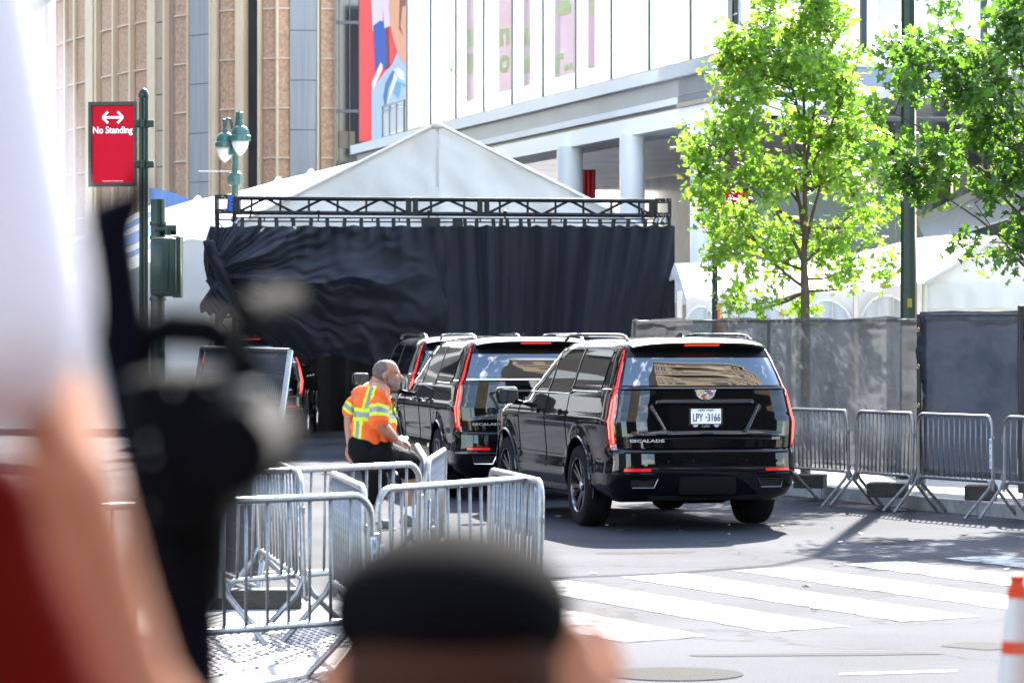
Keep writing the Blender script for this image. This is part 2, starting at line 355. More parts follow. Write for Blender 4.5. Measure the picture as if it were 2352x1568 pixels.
cols = [('r', 78, 81), ('p', 81, 86), ('r', 86, 88), ('p', 88, 94), ('r', 94, 96.5), ('p', 96.5, 103), ('r', 103, 107), ('p', 107, 113.5), ('R', 113.5, 131),
        ('p', 131.5, 151), ('r', 151, 154), ('p', 155, 173), ('r', 173, 176.5), ('p', 177, 198), ('R', 199, 216), ('d', 216, 221), ('r', 222, 226), ('s', 226, 233), ('p', 233, 262), ('r', 262, 265.5), ('s', 265.5, 272), ('p', 272, 300), ('r', 300, 304),
        ('s', 304, 311), ('p', 311, 340), ('R', 341, 359), ('t', 359, 379), ('r', 379, 383), ('s', 383, 390), ('q', 390, 402), ('p', 402, 433), ('r', 433, 435.5), ('L', 436, 484), ('r', 484, 486.5), ('R', 487, 496), ('q', 496, 506), ('p', 506, 524), ('p', 524.5, 541), ('R', 541.5, 560),
        ('D', 560, 594), ('r', 594, 598.5), ('s', 599, 606), ('p', 606, 635.5), ('r', 636, 639), ('p', 639.5, 665), ('L', 665.5, 728), ('r', 728, 732), ('s', 732, 738), ('p', 738, 768), ('r', 768, 772)]
for k, a, b in cols:
    m = MB()
    if k == 'r': strip(m, a, b, 0, H, -.48, .09); m.build('rib', M_rib, ar)
    elif k == 'R': strip(m, a, b, 0, H, -.48, .06); m.build('pilaster', M_rib, ar)
    elif k == 'p':
        z = 12.40 - 1.60 * 8
        while z < H:
            strip(m, a, b, max(z + .02, 0), min(z + 1.58, H - .1), -.47, -.02); m.cm = 1; strip(m, a - .3, b + .4, z - .022, z + .018, -.46, .04); m.cm = 0; z += 1.60
        m.build('stone_panel', [M_agg, M_jnt], ar)
    elif k == 's': strip(m, a, b, 0, H - .3, -.46, -.10); m.build('shade_toned_panel', M_tsp, ar)
    elif k == 'q': strip(m, a, b, 0, H - .3, -.46, -.12); m.build('shade_toned_panel', mat('shaded_aggregate', (.36, .26, .20), .9, var=.3, vscale=9), ar)  # darkened copy of the aggregate, shade put into its colour
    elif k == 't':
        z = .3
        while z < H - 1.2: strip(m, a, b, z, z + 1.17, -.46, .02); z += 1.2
        m.build('shade_toned_panel', M_tsp, ar)
    elif k == 'L':
        z = 12.40 - 1.60 * 8 + .9
        while z < H - .1: strip(m, a, b, max(z, 0), min(z + 1.58, H), -.46, .05); z += 1.60
        m.build('column', M_lav, ar)
    else: strip(m, a, b, 0, H, -.46, -.30); m.build('dark_recess', M_dkg, ar)
# dark glazed end bay
gb = MB(); strip(gb, 772, 835, 0, H, -.46, .2); gb.build('glass_bay', mat('dark_glass', (.015, .018, .026), .1, 0, .8, var=.5, vscale=.4), ar)
gb = MB()
for z in (4.6, 6.9, 9.05, 11.9): strip(gb, 772, 835, z, z + .10, .2, .26)
for x in (776, 800, 823): strip(gb, x, x + 1.6, 0, H - .2, .2, .30)
gb.build('bay_mullion', mat('bay_frame', (.16, .165, .18), .5), ar)
for z in (3.7, 7.9): gb = MB(); strip(gb, 774, 822, z, z + .55, .2, .24); gb.build('bay_blind', mat('bay_panel_tan', (.22, .17, .12), .7), ar)

# --- glass podium building on the right
Cn = Vector((4.54, 71.0, 0)); Dl = Vector((-7.54, 29.0, 0)).normalized(); Nn = Vector((-Dl.y, Dl.x, 0)); Nn = Nn if Nn.x < 0 else -Nn
Dr = -Nn                                          # along the right-hand face
pb = thing('glass_building', 'white glass fronted building with a deep overhang above the tents', 'building', Cn)
def BX(px):                                       # distance along the left face of picture column px
    k = (px - 1176) / F; return (Cn.x - k * Cn.y) / (k * Dl.y - Dl.x)
def slab(mb, a0, a1, z0, z1, o0, o1, base=None, d=Dl, n=Nn):
    q = [d * a0 + n * o0, d * a1 + n * o0, d * a1 + n * o1, d * a0 + n * o1]
    mb.prism([(v.x, v.y, z0) for v in q], (0, 0, z1 - z0))
E = BX(934); E2 = BX(812)
m = MB(); slab(m, -.02, E2, 7.45, 7.72, -5, .10); slab(m, -24, .10, 7.452, 7.722, -5, .10, d=-Dr, n=-Dl); m.build('ledge', M_white, pb)
m = MB(); slab(m, 0, E2 - .3, 7.05, 7.446, -4, -.05); slab(m, -24, -.05, 7.05, 7.446, -4, -.05, d=-Dr, n=-Dl); m.build('fascia_band', M_gymet, pb)
m = MB(); slab(m, 0.02, E2 - .2, 6.90, 7.046, -4, -.03); slab(m, -24, -.03, 6.90, 7.046, -4, -.03, d=-Dr, n=-Dl); m.build('fascia_line', M_white, pb)
m = MB(); slab(m, 0.03, E2 - .3, 6.80, 6.896, -4, -.20); slab(m, -24, 0, 6.80, 6.896, -4, -.20, d=-Dr, n=-Dl); m.build('shadow_gap', M_dkmet, pb)
m = MB(); slab(m, 0.04, E2 - .3, 6.42, 6.796, -1.2, -.06); slab(m, -24, -.06, 6.42, 6.796, -1.2, -.06, d=-Dr, n=-Dl); m.build('white_band', mat('white_band', (.93, .93, .93), .5), pb)
m = MB(); slab(m, -12, E2, 6.44, 6.6, -9, -1.25); m.build('soffit', mat('glossy_soffit', (.90, .90, .90), .12, 0, .9, var=.25, vscale=.5), pb)
cols_px = [934, 988, 1046, 1110, 1175, 1246, 1321, 1403, 1490, 1585, 1688]
M_tint = [mat('pane_tint%d' % i, c, .08, 0, .6, var=.10, vscale=.35, trans=.45) for i, c in enumerate([(.74, .79, .79), (.78, .80, .80), (.80, .79, .78), (.72, .77, .80)])]
for i in range(10):
    a0, a1 = BX(cols_px[i]), BX(cols_px[i + 1])
    m = MB(); slab(m, a1 + .03, a0 - .03, 7.73, 12.6, -.15, -.02); wn = m.build('window', M_tint[(i * 7) % 4], pb)
    m = MB(); w = a0 - a1; slab(m, a1 + w * .46, a1 + w * .60, 7.75, 12.5, -.018, -.012); m.build('glass_fin', mat('pane_white', (.86, .87, .86), .2, trans=.4), wn)
    m = MB(); slab(m, a0 - .05, a0 + .05, 7.724, 12.62, -.025, .012); m.build('mullion', M_dkmet, pb)
m = MB(); slab(m, -.05, .06, 7.724, 12.62, -.06, .03); m.build('mullion', M_dkmet, pb)
m = MB(); slab(m, -.02, E, 7.722, 7.76, -.2, .05); m.build('sill', M_dkmet, pb)
# right-hand face
bx = 0
for i, px in enumerate([1688, 1985, 2262, 2420, 2700]):
    k = (px - 1176) / F; b = (k * Cn.y - Cn.x) / (Dr.x - k * Dr.y)
    if i:
        m = MB(); slab(m, -b, -bx, 7.73, 12.6, -.3, -.1, d=-Dr, n=-Dl); wn = m.build('window', M_tint[(i + 1) % 4], pb)
        m = MB(); slab(m, -b + .3 * (b - bx), -bx - .12 * (b - bx), 9.0 - .3 * i, 12.0, -.098, -.09, d=-Dr, n=-Dl); m.build('blind', mat('pane_beige', (.55, .50, .44), .3, var=.2, vscale=.8), wn)
    m = MB(); slab(m, -b - .06, -b + .06, 7.724, 12.6, -.3, .0, d=-Dr, n=-Dl); m.build('mullion', M_dkmet, pb); bx = b
# faint lettering showing in the glass
M_pink = mat('pale_pink_graphic', (.97, .78, .80), .6, 0, .3, trans=.45, var=.06, vscale=.6); M_lime = mat('lime_graphic', (.84, .95, .58), .8, 0, .1, trans=.45)
gx = [(1070, 1088), (1145, 1173), (1202, 1218), (1273, 1318), (1349, 1366)]
for i, (x0, x1) in enumerate(gx):
    a0, a1 = BX(x0), BX(x1); m = MB(); slab(m, a1, a0, 8.15, 12.4, -.018, -.004); m.build('window_graphic', M_pink, pb)
def gl(ch, px, zc, w, h):
    o = Dl * BX(px) + Nn * .004 + Vector((0, 0, zc)); text('lettering', ch, M_lime, pb, frame(o, -Dl, (0, 0, 1)), width=w, height=h, depth=.006, bold=.03)
for ch, px, yc, wpx, hpx in (('u', 1079, 147, 17, 44), ('u', 1079, 88, 17, 40), ('u', 1036, 147, 10, 40), ('o', 1159, 147, 28, 42), ('n', 1159, 85, 26, 40), ('m', 1210, 147, 15, 40), ('m', 1210, 85, 15, 40), ('r..', 1296, 143, 42, 44), ('e', 1296, 18, 32, 36), ('l', 1358, 14, 9, 40)):
    a = BX(px); D = Cn.y + Dl.y * a; s_ = F / D; gl(ch, px, 2 + (762 - yc) / s_, wpx / s_ / abs(Dl.x) * .9, hpx / s_)
# columns and storefront under the overhang
for x, w, o in ((1309, 60, 1.9), (1452, 58, 1.9), (1612, 54, 1.9), (1160, 56, 1.9)):
    a = BX(x) ; c = Dl * a - Nn * o; D = Cn.y + c.y; c.x += (x - 1176) / F * D - (Cn.x + c.x); r_ = w / 2 * D / F
    m = MB(); m.lathe([(r_, 0), (r_, 5.03), (r_ * .985, 5.035), (r_ * .985, 5.06), (r_, 5.065), (r_, 6.44)], c, 40); m.build('column', mat('white_column', (.92, .92, .91), .45), pb, smooth=True)
m = MB(); slab(m, -6, E2, 0, 6.43, -7.2, -7.0); m.build('storefront_wall', mat('storefront_glass', (.42, .44, .46), .1, 0, .8, var=.5, vscale=.35), pb)

M_sf = mat('storefront_frame', (.13, .14, .15), .4)
for x in (1244, 1390, 1490, 1545): a = BX(x); m = MB(); slab(m, a - .55, a - .2, 0, 6.40, -6.9, -6.6); m.build('storefront_post', M_sf, pb)
for x in (1330, 1600): a = BX(x); m = MB(); slab(m, a - .5, a + .9, 0, 5.2, -6.95, -6.8); m.build('storefront_door', M_sf, pb)
for x in (1270, 1420, 1530): a = BX(x); m = MB(); slab(m, a - 1.2, a - .1, 0, 5.3, -6.98, -6.9); m.build('storefront_blind', mat('storefront_pale', (.62, .63, .63), .3, var=.15, vscale=.5), pb)
# red banner hanging between the columns
def ban(u, v):
    x = 1334 + 34 * u; p = P(x, 390 + 120 * v, 88); p.y += .10 * math.sin(u * 21) ; return p
m = MB(); m.grid(ban, 40, 6); r_ = evalmesh(m.mesh('b', mat('red_banner', (.75, .06, .08), .8)), [('SOLIDIFY', dict(thickness=.02))]); r_.polygons.foreach_set('use_smooth', [True] * len(r_.polygons))
put('banner', r_, label='red cloth banner hanging between two white columns', cat='banner')
# balcony rail at the far end of the ledge
bl = thing('balcony_railing', 'dark metal railing on the ledge beside the video screen', 'railing', Cn)
m = MB(); slab(m, E + .15, BX(880), 8.62, 8.68, .0, .05); slab(m, E + .15, BX(880), 8.50, 8.53, .0, .05); m.build('rail', M_dkmet, bl)
for x in (881, 897, 913, 930): a = BX(x); m = MB(); slab(m, a - .05, a + .05, 7.725, 8.618, .005, .045); m.build('post', M_dkmet, bl)
m = MB(); slab(m, E + .2, BX(882), 7.8, 8.45, .018, .028); m.build('glass_panel', mat('rail_glass', (.60, .65, .68), .1, trans=.3), bl)

# --- video screen
SD = 108.0
def em(name, c, s=1.0):
    return mat(name, (.02, .02, .02), .6, emit=c, es=s)
sc = thing('video_screen', 'tall lit video screen showing a blue shirt on red beside the glass building', 'screen', P(880, 762, SD))
SO = sc.location.copy()
def flat(nm, pts, mt, k, par=sc, smooth=False):
    m = MB(); m.prism([P(x, y, SD - .02 * k) - SO for x, y in pts], (0, .018, 0)); return m.build(nm, mt, par)
m = MB(); a = P(824, -40, SD + .35) - SO; b = P(960, 330, SD + .02) - SO; m.box((a.x, .02, b.z), (b.x, .4, a.z)); m.build('cabinet', M_dkmet, sc)
ES = .10
def bz(*p): return p
flat('picture', [(825, 325), (825, -40), (960, -40), (960, 325)], em('screen_red', (1.0, .085, .09), ES * 1.5), 1)
flat('picture', [(850, -40), (878, -40), (880, 110), (866, 70), (856, 72)], em('screen_lilac', (.80, .74, .96), ES * 1.6), 2)
flat('picture', [(857, 60), (873, 48), (884, 50), (888, 152), (872, 165), (862, 172)], em('screen_blue', (.02, .13, .70), ES * 1.3), 3)
flat('picture', [(878, -40), (890, -40), (896, 160), (884, 160)], em('screen_darkred', (.35, .03, .05), ES), 2.5)
flat('picture', [(874, -40), (892, -40), (896, 60), (883, 66)], em('screen_lilac', (.80, .74, .96), ES * 1.6), 4)
flat('picture', [(853, 325), (853, 205), (866, 190), (884, 165), (900, 150), (912, 122), (960, 118), (960, 325)], em('screen_shirt', (.48, .68, 1.0), ES * 1.5), 5)
flat('picture', [(852, 195), (874, 143), (879, 150), (878, 160), (858, 205)], em('screen_pinkish', (.90, .78, .92), ES * 1.8), 6)
flat('picture', [(896, -40), (960, -40), (960, 150), (925, 148), (912, 118), (903, 90), (897, 60), (893, 20)], em('screen_skin', (.86, .46, .30), ES * 1.5), 7)
flat('picture', [(918, 0), (960, -8), (960, 6), (924, 16), (920, 60), (926, 84), (916, 66)], em('screen_skinshade', (.42, .15, .10), ES), 8)
flat('picture', [(884, 250), (880, 222), (886, 190), (900, 164), (906, 163), (903, 178), (892, 205), (888, 240)], em('screen_collarblue', (.05, .30, .72), ES * 1.2), 9)
flat('picture', [(887, 246), (907, 168), (912, 180), (900, 210)], em('screen_pale', (.88, .92, 1.0), ES * 2), 10)
flat('picture', [(903, 215), (911, 186), (960, 205), (960, 215), (922, 196), (916, 228)], em('screen_midblue', (.15, .50, .90), ES * 1.4), 9.5)
for q in ([(905, 160), (916, 156), (926, 166), (930, 186), (918, 180)],): flat('picture', q, em('screen_pale', (.88, .92, 1.0), ES * 2), 11)
flat('picture', [(884, 300), (888, 250), (894, 240), (891, 300)], em('screen_foldblue', (.34, .62, .93), ES * 1.6), 10.5)
flat('picture', [(918, 272), (921, 266), (926, 268), (926, 276), (921, 278)], em('screen_pinkish', (.90, .78, .92), ES * 1.8), 11)

# --- low brick building and pale green wall far right
br = thing('brick_building', 'low red brick building glimpsed behind the right-hand trees', 'building', P(2100, 762, 88))
BO = br.location.copy()
def pr(m, x0, y0, x1, y1, D, th): a = P(x0, y0, D) - BO; b = P(x1, y1, D) - BO; m.box((a.x, a.y, b.z), (b.x, a.y + th, a.z)); return m
m = MB(); z0 = P(0, 372, 88).z
M_brk = mat('pinkish_brick', (.42, .20, .15), .85, var=.25, vscale=1.2)
for i in range(12):
    for j in range(11):
        x0 = 1830 + i * 52 + (j % 2) * 26; y0 = 372 + j * 34; pr(m, x0, y0, x0 + 50, y0 + 32, 88, .5)
m.build('brick_wall', M_brk, br); m = MB(); pr(m, 1830, 374, 2470, 748, 88.15, .3); m.build('mortar', mat('mortar', (.55, .47, .42), .9), br)
m = MB(); pr(m, 1830, 352, 2480, 371, 87.7, 1.0); m.build('cornice', mat('green_cornice', (.20, .30, .24), .6), br)
gw = thing('site_hoarding', 'pale green wall panels behind the white tents on the right', 'wall', P(2100, 762, 80)); BO = gw.location.copy()
for i in range(6):
    m = MB(); pr(m, 1740 + i * 106, 442, 1844 + i * 106, 700, 80 - .002 * i, .08); m.build('panel', mat('pale_green_panel', (.60, .70, .66), .5, var=.05), gw)

# --- buildings and added reflection blocks behind and beside the photographer: only their reflections show in the car windows and paint
M_lime2 = mat('limestone', (.16, .125, .085), .85, var=.15, vscale=.3)
hb = thing('stone_hotel', 'tan stone high-rise with arched windows mirrored in the rear car windows', 'building', (42, -17, 0))
m = MB(); m.box((-13, -20, 25), (38, 0, 78)); m.build('wall', M_lime2, hb); m = MB(); m.box((-12.9, -19.9, 0), (38, .05, 25)); m.build('shaded_base_storey', mat('base_shade_black', (.006, .006, .007), 1.0, 0, .0), hb)  # street-level shade painted as a near-black base
M_cs = mat('cornice_stone', (.24, .19, .13), .8)
for z0, z1, o_ in ((59.6, 60.4, .9), (77.2, 78.6, 1.2), (71.0, 71.6, .6)): m = MB(); m.box((-13 - o_ / 2, -.9, z0), (38, o_, z1)); m.build('cornice', M_cs, hb)
M_hw = mat('hotel_glass', (.02, .025, .03), .15)
m = MB(); m.box((-.62, 0, -.95), (.62, .12, .95)); wme = m.mesh('window', M_hw)
m = MB(); m.prism([(.75 * math.cos(R(t)), 0, .75 * math.sin(R(t))) for t in range(0, 181, 20)] + [(-.75, 0, -1.6), (.75, 0, -1.6)], (0, .12, 0)); ame = m.mesh('arched_window', M_hw)
for j, z in enumerate((40, 44, 48, 52, 56.2, 65.0, 69, 74.6)):
    for i in range(12):
        x = -11.3 + (i // 2) * 4.6 + (i % 2) * 1.9
        put('arched_window' if z == 65.0 else 'window', ame if z == 65.0 else wme, hb, loc=(x, .0, z))
h2 = thing('corner_tower', 'narrow tan tower beyond the street mirrored in the rear car windows', 'building', (6, -26, 0))
m = MB(); m.box((-12, -14, 14), (7, 0, 48)); m.box((-10, -12, 48), (5, -1, 52)); m.build('wall', M_lime2, h2); m = MB(); m.box((-12, -14, 0), (7, .05, 14)); m.build('shaded_base_storey', MATS['base_shade_black'], h2)  # same painted shade on the lower storeys
for j in range(8):
    for i in range(6): put('window', wme, h2, loc=(-10 + i * 3, 0, 22 + j * 3.1))
sr = thing('reflection_block', 'unseen dark brown block added left of the arena to shape the car side reflections', 'building', (-20, 36, 0))  # unseen block added; its dark wall shapes the car side reflections
m = MB(); m.box((-30, 0, 0), (0, 72, 31)); m.build('wall', mat('reflection_block_dark', (.016, .014, .013), .9, 0, .1, var=.5, vscale=.3), sr)
M_ow = mat('reflection_block_glass', (.10, .105, .11), .3)
m = MB(); m.box((-.62, 0, -.95), (.62, .12, .95)); wm2 = m.mesh('window', M_ow)
for j in range(6):
    for i in range(9):
        m = put('window', wm2, sr, loc=(.0, 4 + i * 7.6, 3 + j * 4.3)); m.rotation_euler = (0, 0, R(-90)); m.scale = (3.2, 1, 1.2)

for i, (y, w) in enumerate(((9, 1.2), (24, 2.6), (38, .9), (49, 2.0), (61, 1.0))):
    m = MB(); m.box((.1, y, 0), (.5, y + w, 31)); m.build('streak_strip', mat('pale_streak', (.34, .33, .31), .6, var=.2, vscale=.5), sr)  # pale strips added to draw bright streaks in the car sides
m = MB(); m.box((.1, 0, 4.2), (1.6, 72, 5.0)); m.build('canopy', mat('pale_canopy', (.5, .49, .47), .6), sr)
ps = thing('reflection_blocker', 'unseen black riser beside the photographer mirrored in the tailgates', 'blocker', (7.5, -4, 0))  # unseen box added to darken what the tailgates mirror
m = MB(); m.box((0, -5, 0), (34, 7, 1.5)); m.build('blocker_box', mat('blocker_black', (.006, .006, .007), .9, 0, 0), ps)
for i in range(7): m = MB(); m.box((.6 + i * 4.4, 1, 1.51), (2.7 + i * 4.4 + (i % 3) * .4, 4, 3.0 + (i % 2) * .5)); m.build('screen', mat('blocker_screen', (.012, .011, .012), .9, 0, .1), ps)
# ================================================================== tents
M_vin = mat('white_vinyl', (.86, .85, .83), .5, 0, .3, trans=.40, bump=.7, bscale=2.2, var=.05, vscale=.8)
M_vin2 = mat('white_vinyl_roof', (.86, .86, .85), .5, trans=.5, bump=.2, bscale=2)
M_seam = mat('tent_seam', (.55, .53, .50), .7)
M_alu = mat('tent_pole', (.55, .53, .48), .4, .4)
M_black = mat('black_cloth', (.012, .012, .014), .9)
def wrinkle(p, a=.03, s=1.3): return a * noise.noise(Vector((p[0] * s, p[2] * s * .6, 3.1)))
def quad_sheet(m, A, B, C_, D_, nu=24, nv=12, dy=0, a=.03, sag=0):
    A, B, C_, D_ = map(Vector, (A, B, C_, D_))
    def f(u, v):
        p = A.lerp(B, u).lerp(D_.lerp(C_, u), v); p.y += dy + wrinkle(p, a); p.z -= sag * math.sin(math.pi * u) * math.sin(math.pi * v); return p
    m.grid(f, nu, nv)
def solid(name, m, mt, parent, th=.012, **kw):
    me = evalmesh(m.mesh(name, mt, fix=False), [('SOLIDIFY', dict(thickness=th, offset=0))]); me.name = name
    me.polygons.foreach_set('use_smooth', [True] * len(me.polygons)); me.set_sharp_from_angle(angle=R(40)); return put(name, me, parent, **kw)
# main gabled tent behind the truss
gt = thing('gable_tent', 'large white gabled tent peaking above the black truss', 'tent', (0, 0, 0))
pk = P(1005, 288, 64); le = P(485, 545, 64); re_ = P(1525, 545, 64); bk = 13.0
m = MB(); mid = (pk.x, 64, le.z)
def gf(u, v):                                    # gable wall: v=0 eave line, 1 roof line
    x = le.x + (re_.x - le.x) * u; h = le.z + (pk.z - le.z) * (1 - abs(2 * u - 1)); z = le.z + (h - le.z) * v
    return Vector((x, 64 + .09 * noise.noise(Vector((x * 1.5 + z, 0, z * 1.1))) + .03 * noise.noise(Vector((x * 5 + z * 3, 1, z * 2))) + .012 * math.sin(x * 9 + z), z))
m.grid(gf, 80, 16); solid('gable_wall', m, M_vin, gt)
for s_, e in ((0, le), (1, re_)):
    m = MB(); o = Vector((-.12, -.06, -.03)) if s_ == 0 else Vector((.12, -.06, -.03))
    quad_sheet(m, pk + Vector((0, -.06, .05)), e + o, e + o + Vector((0, bk, 0)), pk + Vector((0, bk, .05)), 20, 14, 0, 0); solid('roof', m, M_vin2, gt, .03)
    m = MB(); m.tube([pk + Vector((0, -.1, .02)), e + Vector((0, -.1, -.02))], .028, 6); m.build('edge_strip', M_seam, gt)
m = MB(); m.bar(pk + Vector((0, -.045, 0)), (pk.x, 63.955, le.z), .05, .02); m.build('centre_seam', M_seam, gt)
m = MB(); m.ell(pk + Vector((0, -.08, .0)), (.12, .10, .06)); m.build('peak_cap', M_vin, gt, smooth='all')
for x, y in ((le.x, 64.3), (re_.x, 64.3), (le.x, 77), (re_.x, 77), (pk.x, 77)):
    m = MB(); m.tube([(x, y, 0), (x, y, le.z)], .05, 8); m.build('pole', M_alu, gt)
m = MB(); quad_sheet(m, (le.x, 64.4, 0), (le.x, 77, 0), (le.x, 77, le.z), (le.x, 64.4, le.z), 10, 6); m.grid(lambda u, v: Vector((re_.x, 64.4 + 12 * u, le.z * v)), 8, 4); solid('side_wall', m, M_vin, gt)
# black lining that closes the inside of the tunnel
m = MB(); m.grid(lambda u, v: Vector((-5.55 + 8.5 * u, 70.5 + .15 * math.sin(u * 90), 4.0 * v)), 120, 3)
solid('lining', m, M_black, None, .02, label='black cloth lining closing the back of the dark tent passage', cat='curtain')
m = MB(); m.grid(lambda u, v: Vector((-4.35 + .0 * v, 64.6 + 6 * u + .0, 3.7 * v)), 10, 3); m.grid(lambda u, v: Vector((-5.5 + 8 * u, 62.2 + 9 * v, 3.72)), 10, 3)
# longer white tent to the left, rising behind the truss
def ridge_tent(name, label, sil, D, depth, zbase, front_drop, par_name='tent'):
    t = thing(name, label, 'tent'); m = MB(); S_ = [P(x, y, D + depth * .5) for x, y in sil]
    n = len(S_) * 6
    def rz(u):
        k = u * (len(S_) - 1); i = min(int(k), len(S_) - 2); return S_[i].lerp(S_[i + 1], k - i)
    def f(u, v):                                 # v 0 = front eave, .5 = ridge, 1 = back eave
        p = rz(u).copy(); w = abs(2 * v - 1); p.y += (v - .5) * depth; p.z -= front_drop * (w ** 1.25); p.z += .04 * math.sin(u * 60) * w; return p
    m.grid(f, n, 16); solid('roof', m, M_vin2, t, .02); m = MB()
    def g(u, v): p = f(u, 0); p.y += .05 + .05 * math.sin(u * 47) * (1 - v); p.z = zbase + (p.z - zbase) * v; return p
    m.grid(g, n, 8); solid('wall', m, M_vin, t); return t
ridge_tent('long_tent', 'long white tent with a curved roof left of the truss', [(60, 610), (240, 536), (345, 490), (440, 462), (530, 446), (640, 415), (740, 392), (845, 366), (960, 330)], 72, 12, 0, 1.15)
t = bpy.data.objects['long_tent']
for x in (455, 640, 715):                        # small humps of the rafters on the roof line
    p = P(x, 462 - (x - 440) * .235, 78); m = MB(); m.tube([p + Vector((-.25, -5, -1.0)), p + Vector((0, 0, .02)), p + Vector((.1, 5, -1.0))], .07, 8); m.build('rafter', M_vin2, t, smooth=True)
# white side canopy with blue stripes, far left
cn = thing('striped_canopy', 'white canopy roof with pale blue stripes at the far left', 'canopy')
M_bl = mat('canopy_blue', (.16, .30, .58), .6, trans=.3)
m = MB(); mb2 = MB()
for i in range(9):
    f0, f1 = i / 9, (i + 1) / 9
    def f(u, v, f0=f0, f1=f1):
        q = f0 + (f1 - f0) * v; a = P(100 + 0 * q, 560 + 90 * q, 60 - 6 * q); b = P(350, 470 + 130 * q, 58 - 6 * q); p = a.lerp(b, u); p.z -= .12 * math.sin(u * 3.14); return p
    (mb2 if i in (1, 3, 4, 6) else m).grid(f, 10, 2)
solid('roof', m, M_vin2, cn, .02); solid('stripe', mb2, M_bl, cn, .02)
m = MB()
for q in (P(110, 650, 54), P(335, 600, 52)): m.tube([(q.x, q.y, 0), q], .04, 8)
m.build('leg', M_alu, cn)
# blue tarpaulin behind the tents
m = MB()
def f(u, v):
    x = 343 + 112 * u; y = 432 + 36 * (u ** 1.6) ; p = P(x, y + 100 * v, 86); p.y += .4 * u; return p
m.grid(f, 12, 4); bt = solid('blue_tarpaulin', m, mat('blue_tarp', (.10, .20, .45), .6, var=.2, vscale=3, stretch=(4, 4, .3)), None, .05, label='blue curved tarpaulin top behind the white tent, left of the truss', cat='tarpaulin')
# low white tents in a row behind the fence on the right
M_clear = mat('clear_window_vinyl', (.62, .65, .68), .25, trans=.3, var=.25, vscale=2, stretch=(3, 3, .4))
row = ridge_tent('tent_row', 'low white tent row with arched clear windows behind the fence', [(1549, 606), (1620, 603), (1700, 600), (1850, 592), (1960, 585), (2110, 548), (2240, 536), (2352, 560), (2500, 600)], 54, 8, 0, .62)
wz = 54 + .0
for i, (x0, x1, yt) in enumerate(((1566, 1652, 704), (1672, 1815, 695), (1832, 1962, 690), (1972, 2100, 680))):
    D = 53.9; a = P(x0, 0, D).x; b = P(x1, 0, D).x; zt = P(0, yt, D).z; c = (a + b) / 2; w = (b - a) / 2
    arc = [Vector((c + w * math.cos(R(t)), D, zt - .55 + .55 * math.sin(R(t)))) for t in range(0, 181, 12)]
    m = MB(); m.prism(arc + [Vector((a, D, .9)), Vector((b, D, .9))], (0, .02, 0)); w_ = m.build('window', M_clear, row)
    m = MB(); m.tube(arc, .022, 6); m.build('window_frame', mat('window_piping', (.70, .70, .70), .5), w_)
    m = MB(); m.tube([(c + .1, D - .02, .9), (c + .1, D - .02, zt)], .014, 6); m.build('zip', M_seam, w_)
for x in (1560, 1664, 1822, 1966, 2108): m = MB(); p = P(x, 668 - (x - 1560) * .03, 53.7); m.tube([(p.x, 53.7, 0), p], .05, 8); m.build('pole', M_alu, row)
m = MB(); m.box((P(1692, 0, 53.2).x, 53.4, P(0, 668, 53.2).z - .1), (P(1706, 0, 53.2).x, 53.5, P(0, 640, 53.2).z)); m.build('reflection_patch', M_bl, row) if False else None
# gabled white tent at the right edge
g2 = thing('gable_tent', 'white gabled tent at the right edge beyond the dark fence', 'tent')
D = 46.0; a = P(2124, 652, D); pk2 = P(2300, 548, D); c = P(2476, 652, D)
m = MB(); m.grid(lambda u, v: Vector((a.x + (c.x - a.x) * u, D + .04 * noise.noise(Vector((u * 9, v * 2, 0))), a.z + (pk2.z - a.z) * (1 - abs(2 * u - 1)) * v)), 60, 10); solid('gable_wall', m, M_vin, g2)
m = MB(); m.grid(lambda u, v: Vector((a.x + .01 + (c.x - a.x - .02) * u, D + .03 + .05 * noise.noise(Vector((u * 12, v * 2, 5))), .05 + (a.z - .06) * v)), 60, 10); solid('wall', m, M_vin, g2)
m = MB(); m.grid(lambda u, v: Vector((a.x + (c.x - a.x) * u, D - .05 - .02 * math.sin(u * 40) * (1 - v), a.z - .32 + .32 * v)), 60, 3); solid('valance', m, M_vin2, g2, .008)
for e in (a, c):
    m = MB(); quad_sheet(m, pk2 + Vector((0, -.08, .04)), e + Vector((0, -.08, .03)), e + Vector((0, 8, .03)), pk2 + Vector((0, 8, .04)), 10, 6, 0, 0); solid('roof', m, M_vin2, g2, .03)
    m = MB(); m.tube([(e.x, D - .03, 0), (e.x, D - .03, a.z)], .04, 8); m.build('pole', M_alu, g2)
    m = MB(); m.tube([pk2 + Vector((0, -.1, .02)), e + Vector((0, -.1, 0))], .03, 6); m.build('edge_strip', M_seam, g2)
# awning with a tan edge behind
aw = thing('sloping_awning', 'white sloping awning with a dark edge above the right-hand tents', 'awning'); m = MB()
quad_sheet(m, P(2108, 515, 70), P(2300, 425, 70), P(2420, 470, 68), P(2130, 560, 66)); solid('roof', m, M_vin2, aw, .03)
m = MB(); m.bar(P(2108, 508, 69.8), P(2310, 412, 69.8), .10, .16); m.build('edge_beam', mat('awning_beam', (.40, .36, .31), .7), aw)
# orange barricade board behind the fence
m = MB(); a_ = P(1643, 738, 50); m.box((a_.x, 50, .8), (a_.x + .075, 50.05, P(0, 710, 50).z), .008); m.build('orange_board', mat('orange_board', (.75, .10, .02), .5), label='small orange board standing behind the fence near the tree', cat='board')

